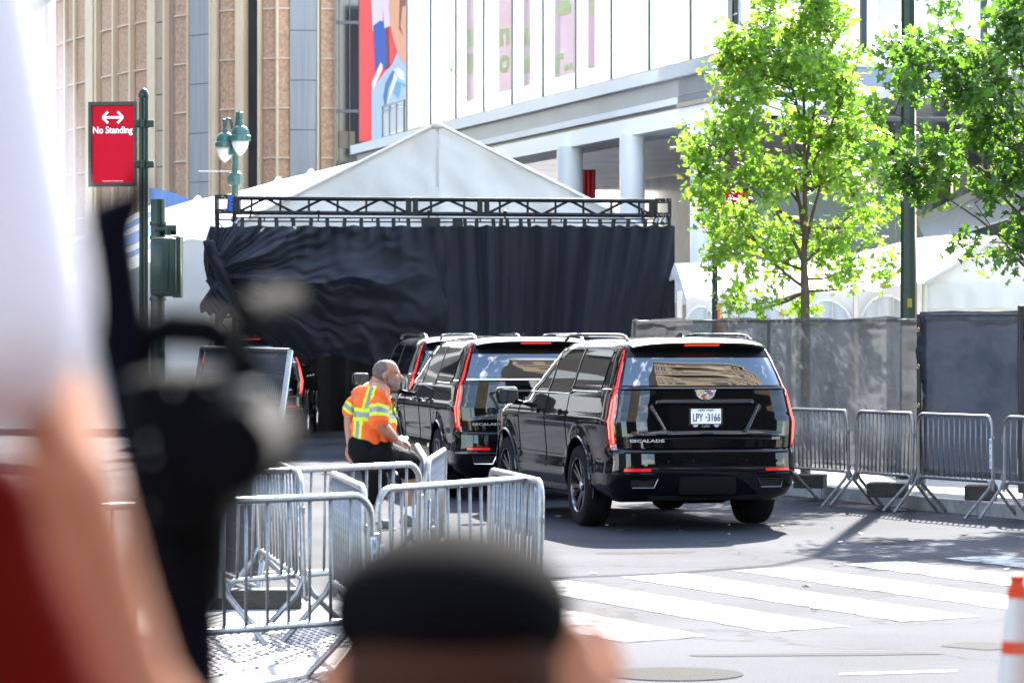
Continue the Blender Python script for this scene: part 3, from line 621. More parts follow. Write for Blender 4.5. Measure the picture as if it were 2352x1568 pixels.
# ================================================================== truss frame and drapes
M_trs = mat('black_truss', (.012, .012, .014), .35, .6, bump=.2, bscale=30)
M_chip = mat('bare_metal', (.55, .55, .55), .35, .8)
tr = thing('stage_truss', 'black box truss beam on towers holding up the drapes', 'truss')
DT = 60.0; SX = Vector((1, .0, 0))
def T_(x, y, dd=0): return P(x, y, DT + dd)
x0, x1 = 545, 1500; dep = .30
for y0, y1, nm in ((455, 462, 'top'), (488, 495, 'bottom')):
    for dd in (0, dep):
        m = MB(); m.tube([T_(x0, y0, dd), T_(x1, y1, dd)], .038, 10); m.build('chord', M_trs, tr, smooth=True)
zt = lambda x: 455 + (x - x0) * 7 / (x1 - x0); zb = lambda x: 488 + (x - x0) * 7 / (x1 - x0)
for a, b in ((545, 940), (952, 1104), (1116, 1500)):
    n = max(2, round((b - a) / 66)); w = (b - a) / n
    for i in range(n):
        for dd in (0, dep):
            p, q = a + i * w, a + (i + 1) * w
            if i % 2: m = MB(); m.tube([T_(p, zt(p), dd), T_(q, zb(q), dd)], .025, 6)
            else: m = MB(); m.tube([T_(p, zb(p), dd), T_(q, zt(q), dd)], .025, 6)
            m.build('brace', M_trs, tr)
            m = MB(); m.tube([T_(q - w * .5, zt(q), dd), T_(q - w * .5, zb(q), dd)], .020, 6); m.build('brace', M_trs, tr)
for x in (545, 938, 954, 1102, 1118, 1497):
    m = MB(); p = T_(x, zb(x) + 4); m.box((p.x - .045, DT - .045, p.z), (p.x + .045, DT + dep + .035, T_(x, zt(x) - 4).z), .006); m.build('end_plate', M_trs, tr)
for xa, xb, ya in ((493, 541, 447), (1504, 1542, 456)):
    a = T_(xa, ya); b = T_(xb, ya + 42); m = MB()
    m.box((a.x + .04, DT + .1, b.z - .01), (b.x - .04, DT + .14, b.z + .03)); m.box((a.x, DT - .05, b.z - .01), (a.x + .05, DT + dep + .05, b.z + .03)); m.box((b.x - .05, DT - .05, b.z - .01), (b.x, DT + dep + .05, b.z + .03))
    for x in (a.x, b.x - .05):
        for y in (DT - .05, DT + dep): m.box((x, y, b.z), (x + .05, y + .05, a.z), .004)
    for z in (a.z - .07, b.z):
        m.box((a.x + .05, DT - .046, z), (b.x - .05, DT - .032, z + .07)); m.box((a.x + .05, DT + dep + .02, z), (b.x - .05, DT + dep + .04, z + .07))
    m.build('corner_block', M_trs, tr)
    m = MB()
    for k in range(10):
        q = (a.x + .02 + rnd.random() * (b.x - a.x - .04), DT - .052, rnd.choice([a.z - .035, b.z + .035]) + rnd.uniform(-.02, .02)); m.ell(q, (rnd.uniform(.006, .014), .004, .008), 6)
    m.build('chipped_paint', M_chip, tr)
    m = MB()
    for x in (a.x + .03, b.x - .03):
        for y in (DT - .02, DT + dep): m.tube([(x, y, 0), (x, y, b.z)], .025, 8)
    m.build('tower', M_trs, tr)
    m = MB()
    for k in range(9):
        z = b.z - .12 - k * .42
        if z > .5: m.tube([(a.x + .03, DT - .02, z), (b.x - .03, DT - .02, z - .36)], .012, 6); m.box((a.x + .01, DT - .03, z - .01), (b.x - .01, DT, z + .02))
    m.build('tower_brace', M_trs, tr)
    m = MB(); m.box((a.x - .25, DT - .25, .004), (b.x + .25, DT + dep + .25, .03)); m.build('base_plate', M_trs, tr)
p = T_(529, 468, -.07); text('lettering', 'BNW', mat('blue_letters', (.0, .12, .65), .5), tr, frame(p, (0, 0, -1), (1, 0, 0)), width=.27, height=.085, bold=.04)
pt = T_(529, 468, -.06); m = MB(); m.box((pt.x - .055, pt.y, pt.z - .15), (pt.x + .055, pt.y + .01, pt.z + .15)); m.build('name_plate', M_trs, tr)
# the drape pipe with its clips
rl = thing('drape_rail', 'thin black ladder rail with clips hung under the truss', 'rail')
for y in (499.5, 508):
    m = MB(); m.tube([T_(530, y, -.02), T_(1504, y + 4, -.02)], .014, 6); m.build('pipe', M_trs, rl)
for i in range(16):
    x = 545 + i * 62; m = MB(); m.bar(T_(x, 500 + i * .25, -.02), T_(x, 508 + i * .25, -.02), .025, .02); m.build('spacer', M_trs, rl)
for x in (575, 732, 985, 1160, 1476): m = MB(); m.bar(T_(x, 486, -.03), T_(x, 502, -.03), .03, .03); m.ell(T_(x, 487, -.05), .035, 8); m.build('clamp', M_trs, rl)
clips = [557, 597, 635, 674, 715, 752, 792, 830, 868, 904, 938, 972, 979, 986, 993, 1000, 1007, 1044, 1051, 1058, 1068, 1095, 1133, 1151, 1165, 1196, 1215, 1262, 1298, 1342, 1378, 1409, 1443, 1482]
m = MB(); m.box((-.034, -.06, -.13), (.034, -.02, .03), .008); m.ell((0, -.04, .035), (.032, .018, .026), 8); cme = m.mesh('clip', M_trs)
for x in clips:
    o = put('clip', cme, rl, loc=T_(x, 506 + (x - 530) * .004, -.05)); o.rotation_euler = (0, rnd.uniform(-.12, .12), 0)
for x, y in ((540, 516), (1503, 514), (1522, 513)): m = MB(); p = T_(x, y, -.1); m.tube([p + Vector((.05, .1, .09)), p], .045, 10); m.build('swivel', mat('steel', (.3, .3, .3), .3, .9), rl, smooth=True)

M_drp = mat('navy_black_drape', (.0055, .0068, .0120), .75, 0, .35, bump=.3, bscale=60, var=.15, vscale=2)
b = M_drp.node_tree.nodes['Principled BSDF']; b.inputs['Sheen Weight'].default_value = .13; b.inputs['Sheen Roughness'].default_value = .5; b.inputs['Sheen Tint'].default_value = (.55, .62, .85, 1)
def fold(x, t):                                   # right-hand drape: pleats gathered at the clips, widening downwards
    w_ = math.sin(x * 6.3 + 1.9 * math.sin(x * 1.7) + .9 * math.sin(x * 4.1 + 1)); a = .15 * (1 - abs(w_)) ** .8 * (.5 + .5 * t) + .05 * math.sin(x * 17.3 + 1.4 * math.sin(x * 3)) * (1 - .5 * t) + .26 * math.sin(x * 2.2 + .6 + .5 * math.sin(x)) * t
    return a + .05 * noise.noise(Vector((x * 1.5, 0, t * 3)))
xa, xb = T_(1004, 0).x, T_(1549, 0).x
def fr(u, v):
    x = xa + (xb - xa) * u + .20 * v * (u - .6) * math.sin(v * 2) * .3; z0 = T_(0, 517).z; sc_ = .03 * abs(math.sin((x - xa) * 11)); z = (z0 - sc_ * (1 - v)) * (1 - v) + .06 * v
    xx = x + .35 * (v ** 1.3) * math.exp(-((u - .72) / .2) ** 2)
    return Vector((x, DT - .16 + fold(xx + .9 * v * (u - .35), v), z))
m = MB(); m.grid(fr, 260, 60); solid('drape', m, M_drp, None, .01, label='black drape hanging in straight vertical folds behind the cars', cat='drape', group=None)
# left-hand drape, swept up and gathered at the left tower
Lb = [(480, 655), (497, 700), (530, 722), (575, 760), (640, 806), (700, 826), (770, 816), (850, 838), (930, 822), (1030, 800), (1034, 800)]
def edge(L_, u):
    k = u * (len(L_) - 1); i = min(int(k), len(L_) - 2); t = k - i; t = t * t * (3 - 2 * t) if False else t
    return (L_[i][0] * (1 - t) + L_[i + 1][0] * t, L_[i][1] * (1 - t) + L_[i + 1][1] * t)
Tp = [(484, 519)] + [(484 + 54 * i, 517 + (2 if i % 2 else 0)) for i in range(1, 11)]
tie = Vector((478, 640))
def fl(u, v):
    tx, ty = edge(Tp, u); bx_, by = edge(Lb, u); x = tx + (bx_ - tx) * v; y = ty + (by - ty) * v
    x += 14 * math.sin(math.pi * v) * math.exp(-u * 5) * -1; y += 3.0 * abs(math.sin(u * 31)) * (1 - v)
    d = Vector((x, y)) - tie; r_ = d.length; a = math.atan2(-d.y, d.x)
    w = min(1, r_ / 120) * math.exp(-((r_ - 230) / 420) ** 2); right = 1 / (1 + math.exp(-(u - .86) * 26))
    nz_ = noise.noise(Vector((x * .009, y * .009, 7))); nb_ = noise.noise(Vector((x * .02, y * .02, 1)))
    k = .17 * (1 - 2 * abs(math.sin(a * 6.5 + .9 * nz_))) + .07 * math.sin(a * 23 + 3.0 * nz_ + 1.3 * math.sin(r_ * .02)) * (.4 + nb_) + .03 * math.sin(a * 61 + 5 * nb_)
    k += .05 * noise.noise(Vector((x * .03 + y * .02, y * .012, 3)))
    top = math.exp(-v * 6) * .05 * math.sin(x / 131 * 22)
    bulge = .55 * math.sin(math.pi * min(1, v * 1.05)) * math.sin(math.pi * min(1, u * 1.08)) ** .7
    dd = -.18 - bulge * (1 - right * .8) - k * w * (1 - right) + top - .06 * math.sin(x * .055) * right * v - .10 * noise.noise(Vector((x * .012, y * .012, 2)))
    p = P(x, y, DT + dd - .02); return p
m = MB(); m.grid(fl, 220, 110); solid('drape', m, M_drp, None, .01, label='black drape billowing forward, swept up and tied back at the left tower', cat='drape')
# rolled bundle of the tie-back
m = MB()
for k in range(7):
    pts = []
    for i in range(16):
        t = i / 15; x = 480 + 70 * t ** 1.2 + 6 * math.sin(t * 5 + k) + (k - 3) * 2.5 * (1 - t * .3); y = 560 + 170 * t + (k - 3) * 3 - 30 * math.sin(t * 3.1) * (k - 3) * .12
        pts.append(P(x, y, DT - .45 - .03 * (k % 3) + .1 * t))
    m.tube(pts, [.055 + .03 * math.sin(k + i * .5) for i in range(16)], 8)
for k in range(6):
    pts = [P(478 + 12 * math.sin(i * .5 + k) + k * 7, 640 + i * 7 + k * 4, DT - .40 - .02 * k) for i in range(12)]; m.tube(pts, .06, 8)
m.build('drape_bundle', M_drp, smooth='all', label='twisted gathered end of the black drape bunched beside the left tower', cat='drape')
# ================================================================== fence, poles, signs, lamps
def mesh_mat(name, col, hole, sx, sz, tcol=None):
    m = bpy.data.materials.new(name); m.use_nodes = True; n = m.node_tree; b = n.nodes['Principled BSDF']; l = n.links.new; o = n.nodes['Material Output']
    t = n.nodes.new('ShaderNodeTexCoord'); q = n.nodes.new('ShaderNodeMapping'); q.inputs['Scale'].default_value = (sx, sx, sz); l(t.outputs['Object'], q.inputs['Vector'])
    z = n.nodes.new('ShaderNodeTexNoise'); z.inputs['Scale'].default_value = 1; z.inputs['Detail'].default_value = 2; l(q.outputs[0], z.inputs['Vector'])
    z2 = n.nodes.new('ShaderNodeTexNoise'); z2.inputs['Scale'].default_value = 1.1; z2.inputs['Detail'].default_value = 4; l(t.outputs['Object'], z2.inputs['Vector'])
    ad = n.nodes.new('ShaderNodeMath'); ad.operation = 'MULTIPLY_ADD'; ad.inputs[1].default_value = 1.15; l(z2.outputs['Fac'], ad.inputs[0]); l(z.outputs['Fac'], ad.inputs[2])
    c = n.nodes.new('ShaderNodeValToRGB'); c.color_ramp.elements[0].position = .92; c.color_ramp.elements[1].position = 1.22; c.color_ramp.elements[0].color = (hole * .35,) * 3 + (1,); c.color_ramp.elements[1].color = (min(1, hole * 1.7),) * 3 + (1,)
    l(ad.outputs[0], c.inputs['Fac'])
    b.inputs['Base Color'].default_value = (*col, 1); b.inputs['Roughness'].default_value = .45; b.inputs['Sheen Weight'].default_value = .04
    bu = n.nodes.new('ShaderNodeBump'); bu.inputs['Strength'].default_value = .5; bu.inputs['Distance'].default_value = .01; l(z.outputs['Fac'], bu.inputs['Height']); l(bu.outputs[0], b.inputs['Normal'])
    tl = n.nodes.new('ShaderNodeBsdfTranslucent'); tl.inputs['Color'].default_value = (*(tcol or col), 1)
    a1 = n.nodes.new('ShaderNodeMixShader'); a1.inputs[0].default_value = .5; l(b.outputs[0], a1.inputs[1]); l(tl.outputs[0], a1.inputs[2])
    tp = n.nodes.new('ShaderNodeBsdfTransparent'); a2 = n.nodes.new('ShaderNodeMixShader'); l(c.outputs[0], a2.inputs[0]); l(a1.outputs[0], a2.inputs[1]); l(tp.outputs[0], a2.inputs[2]); l(a2.outputs[0], o.inputs['Surface'])
    return m
M_net = mesh_mat('grey_windscreen_net', (.022, .022, .024), .10, 34, 80, (.075, .075, .08))
M_net2 = mesh_mat('dark_windscreen_net', (.007, .010, .019), .03, 60, 60, (.008, .012, .022))
M_galv = mat('galvanised_steel', (.25, .255, .265), .36, .7, var=.18, vscale=14, bump=.15, bscale=50)
M_galv2 = mat('galvanised_tube', (.19, .195, .205), .4, .6, var=.35, vscale=18, bump=.15, bscale=40)
M_wood = mat('dark_timber', (.045, .040, .033), .85, var=.4, vscale=8, bump=.6, bscale=25, stretch=(1, 6, 6))
F0 = Vector((1.65, 46.9)); F1 = Vector((4.79, 40.8)); F2 = Vector((5.72, 39.0)); F3 = Vector((7.4, 35.6))
def fence_panel(A, B, mt, label, zb, zt, sag, seed, ymat=M_galv):
    t = thing('screened_fence', label, 'fence', (A.x, A.y, .146)); d = (B - A); l_ = d.length; t.rotation_euler = (0, 0, math.atan2(d.y, d.x)); nz_ = seed * 7.7
    def f(u, v):
        x = l_ * u; z = zb - .146 + (zt - zb) * v; top = v ** 8
        z -= top * sag * (abs(math.sin(x * 1.9 + seed)) ** 2 + .4 * abs(math.sin(x * 5.1)))
        y = .05 * noise.noise(Vector((x * 1.4, z * 1.2, nz_))) + .06 * noise.noise(Vector((x * 2.0 + z * 1.8, z * 3, nz_ + 9))) + .02 * noise.noise(Vector((x * 2.0, z * 16, nz_ + 4))) + .022 * noise.noise(Vector((x * 1.2, z * 9, nz_ + 3))) + .02 * noise.noise(Vector((x * 6, z * 2, nz_)))
        return Vector((x, y - .045, z))
    m = MB(); m.grid(f, int(l_ * 22) + 4, 60); me = m.mesh('screen', mt, fix=False); me.polygons.foreach_set('use_smooth', [True] * len(me.polygons)); put('screen', me, t)
    k = max(1, round(l_ / 3.2)); w = l_ / k
    for i in range(k + 1):
        m = MB(); m.tube([(i * w, .02, 0), (i * w, .02, zt - .16)], .024, 8); m.build('post', ymat, t)
    for z in (zb - .08, zt - .2): m = MB(); m.tube([(0, .02, z), (l_, .02, z)], .02, 8); m.build('rail', ymat, t)
    return t
fence_panel(F0, F1, M_net, 'long fence run covered in silvery grey windscreen net behind the nearest car', .33, 2.19, .03, 1)
fence_panel(F1 + Vector((.03, -.05)), F2, M_net2, 'fence panel covered in dark blue-black screen, right of the eyelets', .33, 2.245, .012, 2)
fence_panel(F2 + Vector((.03, -.06)), F3, M_net2, 'dark screened fence panel cut off by the right picture edge', .33, 2.27, .012, 3)
m = MB(); p = Vector((F2.x, F2.y - .05)); m.box((p.x - .06, p.y - .05, .2), (p.x + .09, p.y + .05, 2.30), .01); m.build('fence_post', mat('black_post', (.015, .015, .017), .5), label='black square post between the two dark fence panels', cat='post')
M_brass = mat('brass', (.65, .48, .2), .3, .9)
sc_f = [o for o in bpy.data.objects if o.name.startswith('screened_fence')][1]
for z in (1.98, 1.55, 1.10, .68, .45):
    m = MB(); q = [Vector((.03 + .022 * math.cos(R(t)), -.10, z - .1 + .022 * math.sin(R(t)))) for t in range(0, 361, 30)]; m.tube(q, .007, 6); m.build('eyelet', M_brass, sc_f)
m = MB(); m.box((-.04, -.075, .2), (.035, -.06, 2.06)); m.build('hem', mat('black_hem', (.012, .012, .014), .6), sc_f)
# block weights under the fence
for i, (x, y, w, lab) in enumerate(((1866, 1122, 70, 'dark timber block under the grey fence, nearest to the car'), (2046, 1143, 90, 'dark timber block on the pavement behind the second steel barrier'), (2262, 1150, 70, 'dark timber block behind the third steel barrier'))):
    g = G(x, y, .15); m = MB(); m.box((-w / F * g.y / 2, -.2, 0), (w / F * g.y / 2, .2, .16), .012); o = m.build('timber_block', M_wood, label=lab, cat='block', group='timber blocks weighing down the fence'); o.location = (g.x, g.y + .3, .15); o.rotation_euler = (0, 0, R(-12))

# --- big octagonal green lamp post
M_grn = mat('dark_green_paint', (.006, .020, .016), .3, .0, .3, bump=.12, bscale=20, var=.15, vscale=5)
lp = thing('street_lamp', 'tall dark green octagonal lamp post rising out of frame between the trees', 'lamp post', (P(2087, 0, 44).x, 44, 0))
m = MB(); m.lathe([(.16, 0), (.16, .5), (.115, .55), (.105, 2), (.082, 8.6)], n=8); m.build('shaft', M_grn, lp)
m = MB(); m.tube([(0, 0, 8.5), (-.3, -.2, 9.2), (-1.2, -.8, 9.5), (-2.2, -1.4, 9.4)], .04, 8); m.build('arm', M_grn, lp); m = MB(); m.ell((-2.4, -1.5, 9.35), (.35, .16, .09)); m.build('lamp_head', M_grn, lp, smooth=True)
m = MB(); m.box((-.03, -.112, 1.98 + .33), (.03, -.108, 2.42), .002); m.build('yellow_mark', mat('yellow_mark', (.22, .18, .01), .7), lp)
# --- signs
M_red = mat('sign_red', (.50, .004, .018), .6, 0, .1, var=.03)
M_wht = mat('sign_white', (.80, .80, .80), .4)
def sign(label, x, y, w, h, D, poletop, yaw, side, small, name='parking_sign'):
    px, py = x; base = G(0, 763); o = P(px, 0, D)
    t = thing(name, label, 'sign', (o.x, D, 0)); zt_ = P(0, poletop, D).z
    m = MB(); pr_ = []
    ang = [(.040 if k % 2 else .034) for k in range(24)]
    for z in (0, zt_ - .06):
        pass
    vs = [Vector((ang[k] * math.cos(2 * math.pi * k / 24), ang[k] * math.sin(2 * math.pi * k / 24), z)) for z in (0, zt_ - .07) for k in range(24)]
    m.add(vs, [tuple(range(23, -1, -1)), tuple(range(24, 48))] + [(k, (k + 1) % 24, 24 + (k + 1) % 24, 24 + k) for k in range(24)]); m.build('pole', M_grn, t)
    m = MB(); m.lathe([(.046, zt_ - .08), (.048, zt_ - .06), (.044, zt_ - .045), (.03, zt_ - .015), (.008, zt_)], n=16); m.build('finial', M_grn, t, smooth=True)
    a = R(yaw); Rz = Matrix.Rotation(a, 4, 'Z'); zc = P(0, y, D).z; W_, H_ = w, h; cx = side * (W_ / 2 + .055)
    T = Matrix.Translation((0, 0, zc)) @ Rz @ Matrix.Translation((cx, 0, 0))
    m = MB(); q = .030 * w / .45
    for bx_ in (((-W_ / 2, -.03, -H_ / 2), (W_ / 2, .03, -H_ / 2 + q)), ((-W_ / 2, -.03, H_ / 2 - q), (W_ / 2, .03, H_ / 2)), ((-W_ / 2, -.03, -H_ / 2 + q), (-W_ / 2 + q, .03, H_ / 2 - q)), ((W_ / 2 - q, -.03, -H_ / 2 + q), (W_ / 2, .03, H_ / 2 - q))): m.box(*bx_, 0, T)
    fr_ = m.build('sign_frame', M_grn, t)
    m = MB(); m.box((-W_ / 2 + q, -.016, -H_ / 2 + q), (W_ / 2 - q, .016, H_ / 2 - q), 0, T); pn = m.build('sign_panel', M_red, t)
    def TM(lx, lz): return T @ Matrix(((1, 0, 0, lx), (0, 0, -1, -.019), (0, 1, 0, lz), (0, 0, 0, 1)))
    text('lettering', 'No Standing', M_wht, pn, TM(0, H_ * .155), width=W_ * .82, height=H_ * .108, bold=.03, depth=.003)
    if small: text('lettering', 'Department of Transportation', M_wht, pn, TM(0, -H_ * .435), width=W_ * .42, height=H_ * .016, bold=.01, depth=.003)
    m = MB(); aw_ = W_ * .165; zz = H_ * .315
    m.bar(T @ Vector((-aw_, -.019, zz)), T @ Vector((aw_, -.019, zz)), .004, .022 * w / .45)
    for s_ in (-1, 1):
        for k in (-1, 1): m.bar(T @ Vector((s_ * (aw_ + .02), -.0195 - .0004 * k, zz)), T @ Vector((s_ * (aw_ - .030), -.0195 - .0004 * k, zz + k * .052 * w / .45)), .004, .022 * w / .45)
    m.build('arrow', M_wht, pn)
    for k in (-1, 1):
        z = zc + k * H_ * .24; m = MB(); m.lathe([(.05, z - .035), (.052, z - .03), (.052, z + .03), (.05, z + .035)], n=14); m.box((-.02 * 1 if side < 0 else -.09, -.025, z - .03), (.09 if side < 0 else .02, .025, z + .03), .006)
        for s2 in (-1, 1): m.box((side * .03, s2 * .04 - .008, z - .022), (side * .085, s2 * .04 + .008, z + .022)); 
        m.build('bracket', M_grn, t)
    return t
sign('red No Standing sign in a dark green frame on a fluted pole at the left', (330, 0), 331, .446, .755, 31, 203, -9, -1, True)
sign('red No Standing sign half hidden by the leaves of the sunlit tree', (1642, 0), 496, .44, .74, 47.5, 408, 8, 1, False)
# --- signal pole with cabinet at the left
sp = thing('signal_pole', 'dark green signal pole carrying a round-cornered control box at the left', 'signal pole', (P(363, 0, 30).x, 30, 0))
zt_ = P(0, 458, 30).z; m = MB(); m.lathe([(.062, 0), (.062, zt_)], n=20); m.build('pole', M_grn, sp, smooth=True)
for y in (513, 546, 686): z = P(0, y, 30).z; m = MB(); m.lathe([(.072, z - .016), (.074, z), (.072, z + .016)], n=18); m.build('collar', M_grn, sp, smooth=True)
m = MB(); z = P(0, 528, 30).z; m.lathe([(.045, -.09), (.045, .09)], (0, 0, 0), 14, Matrix.Translation((.07, -.02, z)) @ Matrix.Rotation(R(90), 4, 'Y')); m.lathe([(.028, z - .05), (.028, z + .02)], (.09, -.06, 0), 12); m.build('bracket', M_grn, sp, smooth=True)
a = P(350, 681, 29.85) - sp.location; b_ = P(419, 546, 29.85) - sp.location
m = MB(); m.box((a.x, -.36, a.z), (b_.x - .03, -.09, b_.z), .035); bx_ = m.build('signal_box', M_grn, sp, smooth=30)
m = MB(); m.box((b_.x - .075, -.30, a.z - .01), (b_.x + .0, -.06, b_.z + .012), .012); m.box((a.x + .03, -.372, a.z + .05), (b_.x - .10, -.356, b_.z - .05), .006); m.build('door', M_grn, bx_, smooth=30)
# --- twin lantern lamp behind the truss
tl = thing('twin_lantern', 'green twin-lantern street lamp with white glass globes behind the truss', 'lamp post', (P(540, 0, 76).x, 76, 0))
M_lg = mat('lantern_green', (.045, .12, .105), .3, .1, .6); M_glb = mat('lantern_glass', (.80, .80, .80), .15, trans=.3)
s_ = 76 / F; Z = lambda y: P(0, y, 76).z
m = MB(); m.lathe([(.10, 0), (.085, 3), (8.6 * s_, Z(440)), (8 * s_, Z(400)), (7 * s_, Z(350)), (5 * s_, Z(300))], n=12); m.build('shaft', M_lg, tl)
for y, h, r_ in ((378, 14, 18), (395, 14, 18), (427 - 10, 12, 18), (350, 10, 17)):
    if y in (378,): continue
m = MB(); m.lathe([(8 * s_, Z(358)), (16 * s_, Z(355)), (17 * s_, Z(350)), (16 * s_, Z(342)), (8 * s_, Z(338))], n=8); m.build('collar', M_lg, tl); m = MB(); m.lathe([(8 * s_, Z(428)), (15 * s_, Z(425)), (17.5 * s_, Z(418)), (17.5 * s_, Z(404)), (14 * s_, Z(398)), (7 * s_, Z(394))], n=8); m.build('collar', M_lg, tl)
m = MB(); m.bar((-6 * s_, 0, Z(393.5)), (-84 * s_, 0, Z(393)), .025, .02); m.build('sign_arm', mat('pale_arm', (.7, .7, .68), .5), tl)
for dx, dz, dy in ((-24, 0, .1), (13, -14, -.15)):
    cx = dx * s_; X_ = lambda v: v * s_
    m = MB(); m.tube([(X_(-2), 0, Z(345)), (X_(-4 if dx < 0 else 3), 0, Z(300)), (X_(dx * .45), dy * .5, Z(274 + dz)), (X_(dx * .8), dy, Z(272 + dz)), (cx, dy, Z(278 + dz))], [.045, .04, .035, .03, .03], 8); m.build('arm', M_lg, tl, smooth=True)
    m = MB(); m.lathe([(X_(2), Z(272 + dz)), (X_(6.5), Z(274 + dz)), (X_(6), Z(287 + dz)), (X_(4), Z(292 + dz)), (X_(7), Z(300 + dz)), (X_(8), Z(304 + dz)), (X_(15), Z(308 + dz)), (X_(20), Z(316 + dz)), (X_(21.5), Z(325 + dz)), (X_(24), Z(327 + dz)), (X_(24), Z(338 + dz)), (X_(21), Z(339 + dz))], (cx, dy, 0), 20); hd = m.build('hood', M_lg, tl, smooth=True)
    m = MB(); m.lathe([(X_(20), Z(339 + dz)), (X_(19.5), Z(346 + dz)), (X_(15), Z(358 + dz)), (X_(8), Z(368 + dz)), (X_(1), Z(373 + dz))], (cx, dy, 0), 20); m.build('globe', M_glb, hd, smooth='all')

# ================================================================== crowd barriers
def barrier_parts(label, group=None):
    t = thing('crowd_barrier', label, 'barrier', group=group); Lh = 1.0; rt = .021; c = .13; zt_, zb = 1.09, .40
    pts = [Vector((-Lh, 0, .30))] + [Vector((-Lh, 0, zt_ - c))] + [Vector((-Lh + c - c * math.cos(R(a)), 0, zt_ - c + c * math.sin(R(a)))) for a in range(15, 91, 15)]
    pts += [Vector((Lh - c + c * math.sin(R(a)), 0, zt_ - c + c * math.cos(R(a)))) for a in range(0, 91, 15)] + [Vector((Lh, 0, .30))]
    m = MB(); m.tube(pts, rt, 10); m.build('frame', M_galv, t, smooth=True)
    m = MB(); e = Lh - .05; q = [Vector((-e, 0, zb - .07)), Vector((-e + .02, 0, zb - .02)), Vector((-e + .07, 0, zb))] + [Vector((e - .07, 0, zb)), Vector((e - .02, 0, zb - .02)), Vector((e, 0, zb - .07))]; m.tube(q, rt * .95, 10); m.build('bottom_rail', M_galv, t, smooth=True)
    m = MB(); m.tube([(0, 0, 0), (0, 0, zt_ - zb - .02)], .0095, 6); bme = m.mesh('bar', M_galv2, smooth='all')
    for i in range(13): put('bar', bme, t, loc=(-Lh + (i + 1) * 2 * Lh / 14, 0, zb + .01))
    for sx in (-1, 1):
        for sy in (-1, 1):
            m = MB(); m.tube([(sx * Lh, 0, .42), (sx * Lh, sy * .05, .32), (sx * (Lh - .04), sy * .34, .012)], rt * .9, 8); m.build('foot', M_galv2, t, smooth=True)
    for z in (.86, .46): m = MB(); m.box((Lh + .01, -.012, z - .02), (Lh + .05, .012, z + .02), .004); m.build('hinge', M_galv2, t)
    for z in (.90, .50): m = MB(); m.tube([(-Lh - .015, 0, z), (-Lh - .045, 0, z), (-Lh - .055, 0, z - .03), (-Lh - .055, 0, z - .09)], .009, 6); m.build('hook', M_galv2, t)
    return t
M_stk = mat('sticker_white', (.75, .76, .76), .5, var=.2, vscale=30); M_sblue = mat('sticker_blue', (.02, .22, .55), .5)
def add_sticker(t, sx, yside, zc=.70, w=.042, h=.32, dark=False, yaw=0):
    sxs = t.scale.x
    m = MB(); m.box((-w / 2, -.002, -h / 2), (w / 2, .002, h / 2)); e = m.build('sticker', M_stk if not dark else M_galv, t)
    e.location = (sx * 1.0, yside * .0235, zc); e.scale = (1 / sxs, 1, 1)
    for k, ch in enumerate('NYPD'):
        text('lettering', ch, mat('black_letters', (.02, .02, .02), .5) if dark else M_sblue, e, frame((0, yside * .003, h / 2 - h * (k + .5) / 4.1), (1 if yside < 0 else -1, 0, 0), (0, 0, 1)), width=w * .62, height=h * .18, bold=.03, depth=.001)
first = [None]
GRP_R = 'steel crowd barriers along the right-hand kerb'; GRP_L = 'steel crowd barriers penned together on the left'
def barrier(label, a, b, group, lean=0):
    a = Vector(a); b = Vector(b); d = b - a; l_ = d.length
    t = first[0] or barrier_parts(label, group)
    if first[0]: t = dup(first[0], label=label, group=group)
    else: first[0] = t
    for ch in [k for k in bpy.data.objects if k.parent == t and k.name.startswith('sticker')]: pass
    t.location = ((a.x + b.x) / 2, (a.y + b.y) / 2, .004); t.rotation_euler = (R(lean), 0, math.atan2(d.y, d.x)); t.scale = (l_ / 2.0, 1, 1); t['label'] = label; t['group'] = group; return t
def px_end(x, s): D = F / s; return ((x - 1176) * D / F, D)
pen = {}
specs = [('A', 'near steel barrier whose low rail runs above the grating plate', (-2.29, 17.9), px_end(852, 414)),
 ('B', 'steel barrier passing in front of the seated worker', px_end(508, 360), px_end(958, 334)),
 ('C', 'steel barrier in front of the second car, just left of the nearest car', px_end(874, 400), px_end(1232, 371)),
 ('D', 'steel barrier seen almost end-on between the near barrier and the worker', px_end(767, 358), px_end(842, 396)),
 ('E', 'dark end-on steel barrier under the worker\'s raised foot', px_end(948, 286), px_end(967, 322)),
 ('F', 'bright end-on steel barrier just right of the worker\'s knees', px_end(974, 326), px_end(1014, 298)),
 ('G', 'shadowed steel barrier seen end-on behind the right end of the front barrier', px_end(1122, 350), px_end(1238, 380)),
 ('H', 'steel barrier with closely seen bars behind the leaning black screen panel', px_end(600, 312), px_end(703, 358))]
for i, (k, lab, a, b) in enumerate(specs): pen[k] = barrier(lab, a, b, GRP_L, (0, 1.2, -1.0, .8, -1.6, 1.4, -.8, 1.8)[i])
specs = [('R1', 'steel barrier nearest to the black car on the right kerb', (3.30, 41.1), (3.86, 39.85)), ('R2', 'second steel barrier from the car, in front of the timber block', (3.92, 39.75), (4.42, 38.55)),
 ('R3', 'steel barrier with a blue lettered sticker on its right end post', (4.49, 38.45), (5.13, 37.15)), ('R4', 'steel barrier cut off by the right edge of the picture', (5.22, 37.0), (5.95, 35.7))]
for i, (k, lab, a, b) in enumerate(specs): pen[k] = barrier(lab, a, b, GRP_R, (1.2, -1.4, .6, -1.0)[i])
add_sticker(pen['R3'], 1, -1); add_sticker(pen['H'], 1, -1, .72); add_sticker(pen['C'], 1, -1, .66, h=.36); add_sticker(pen['C'], -1, -1, .62); add_sticker(pen['F'], -1, -1, .66); add_sticker(pen['A'], 1, -1, .70)
add_sticker(pen['R1'], 1, -1, .72, .03, .2, True)
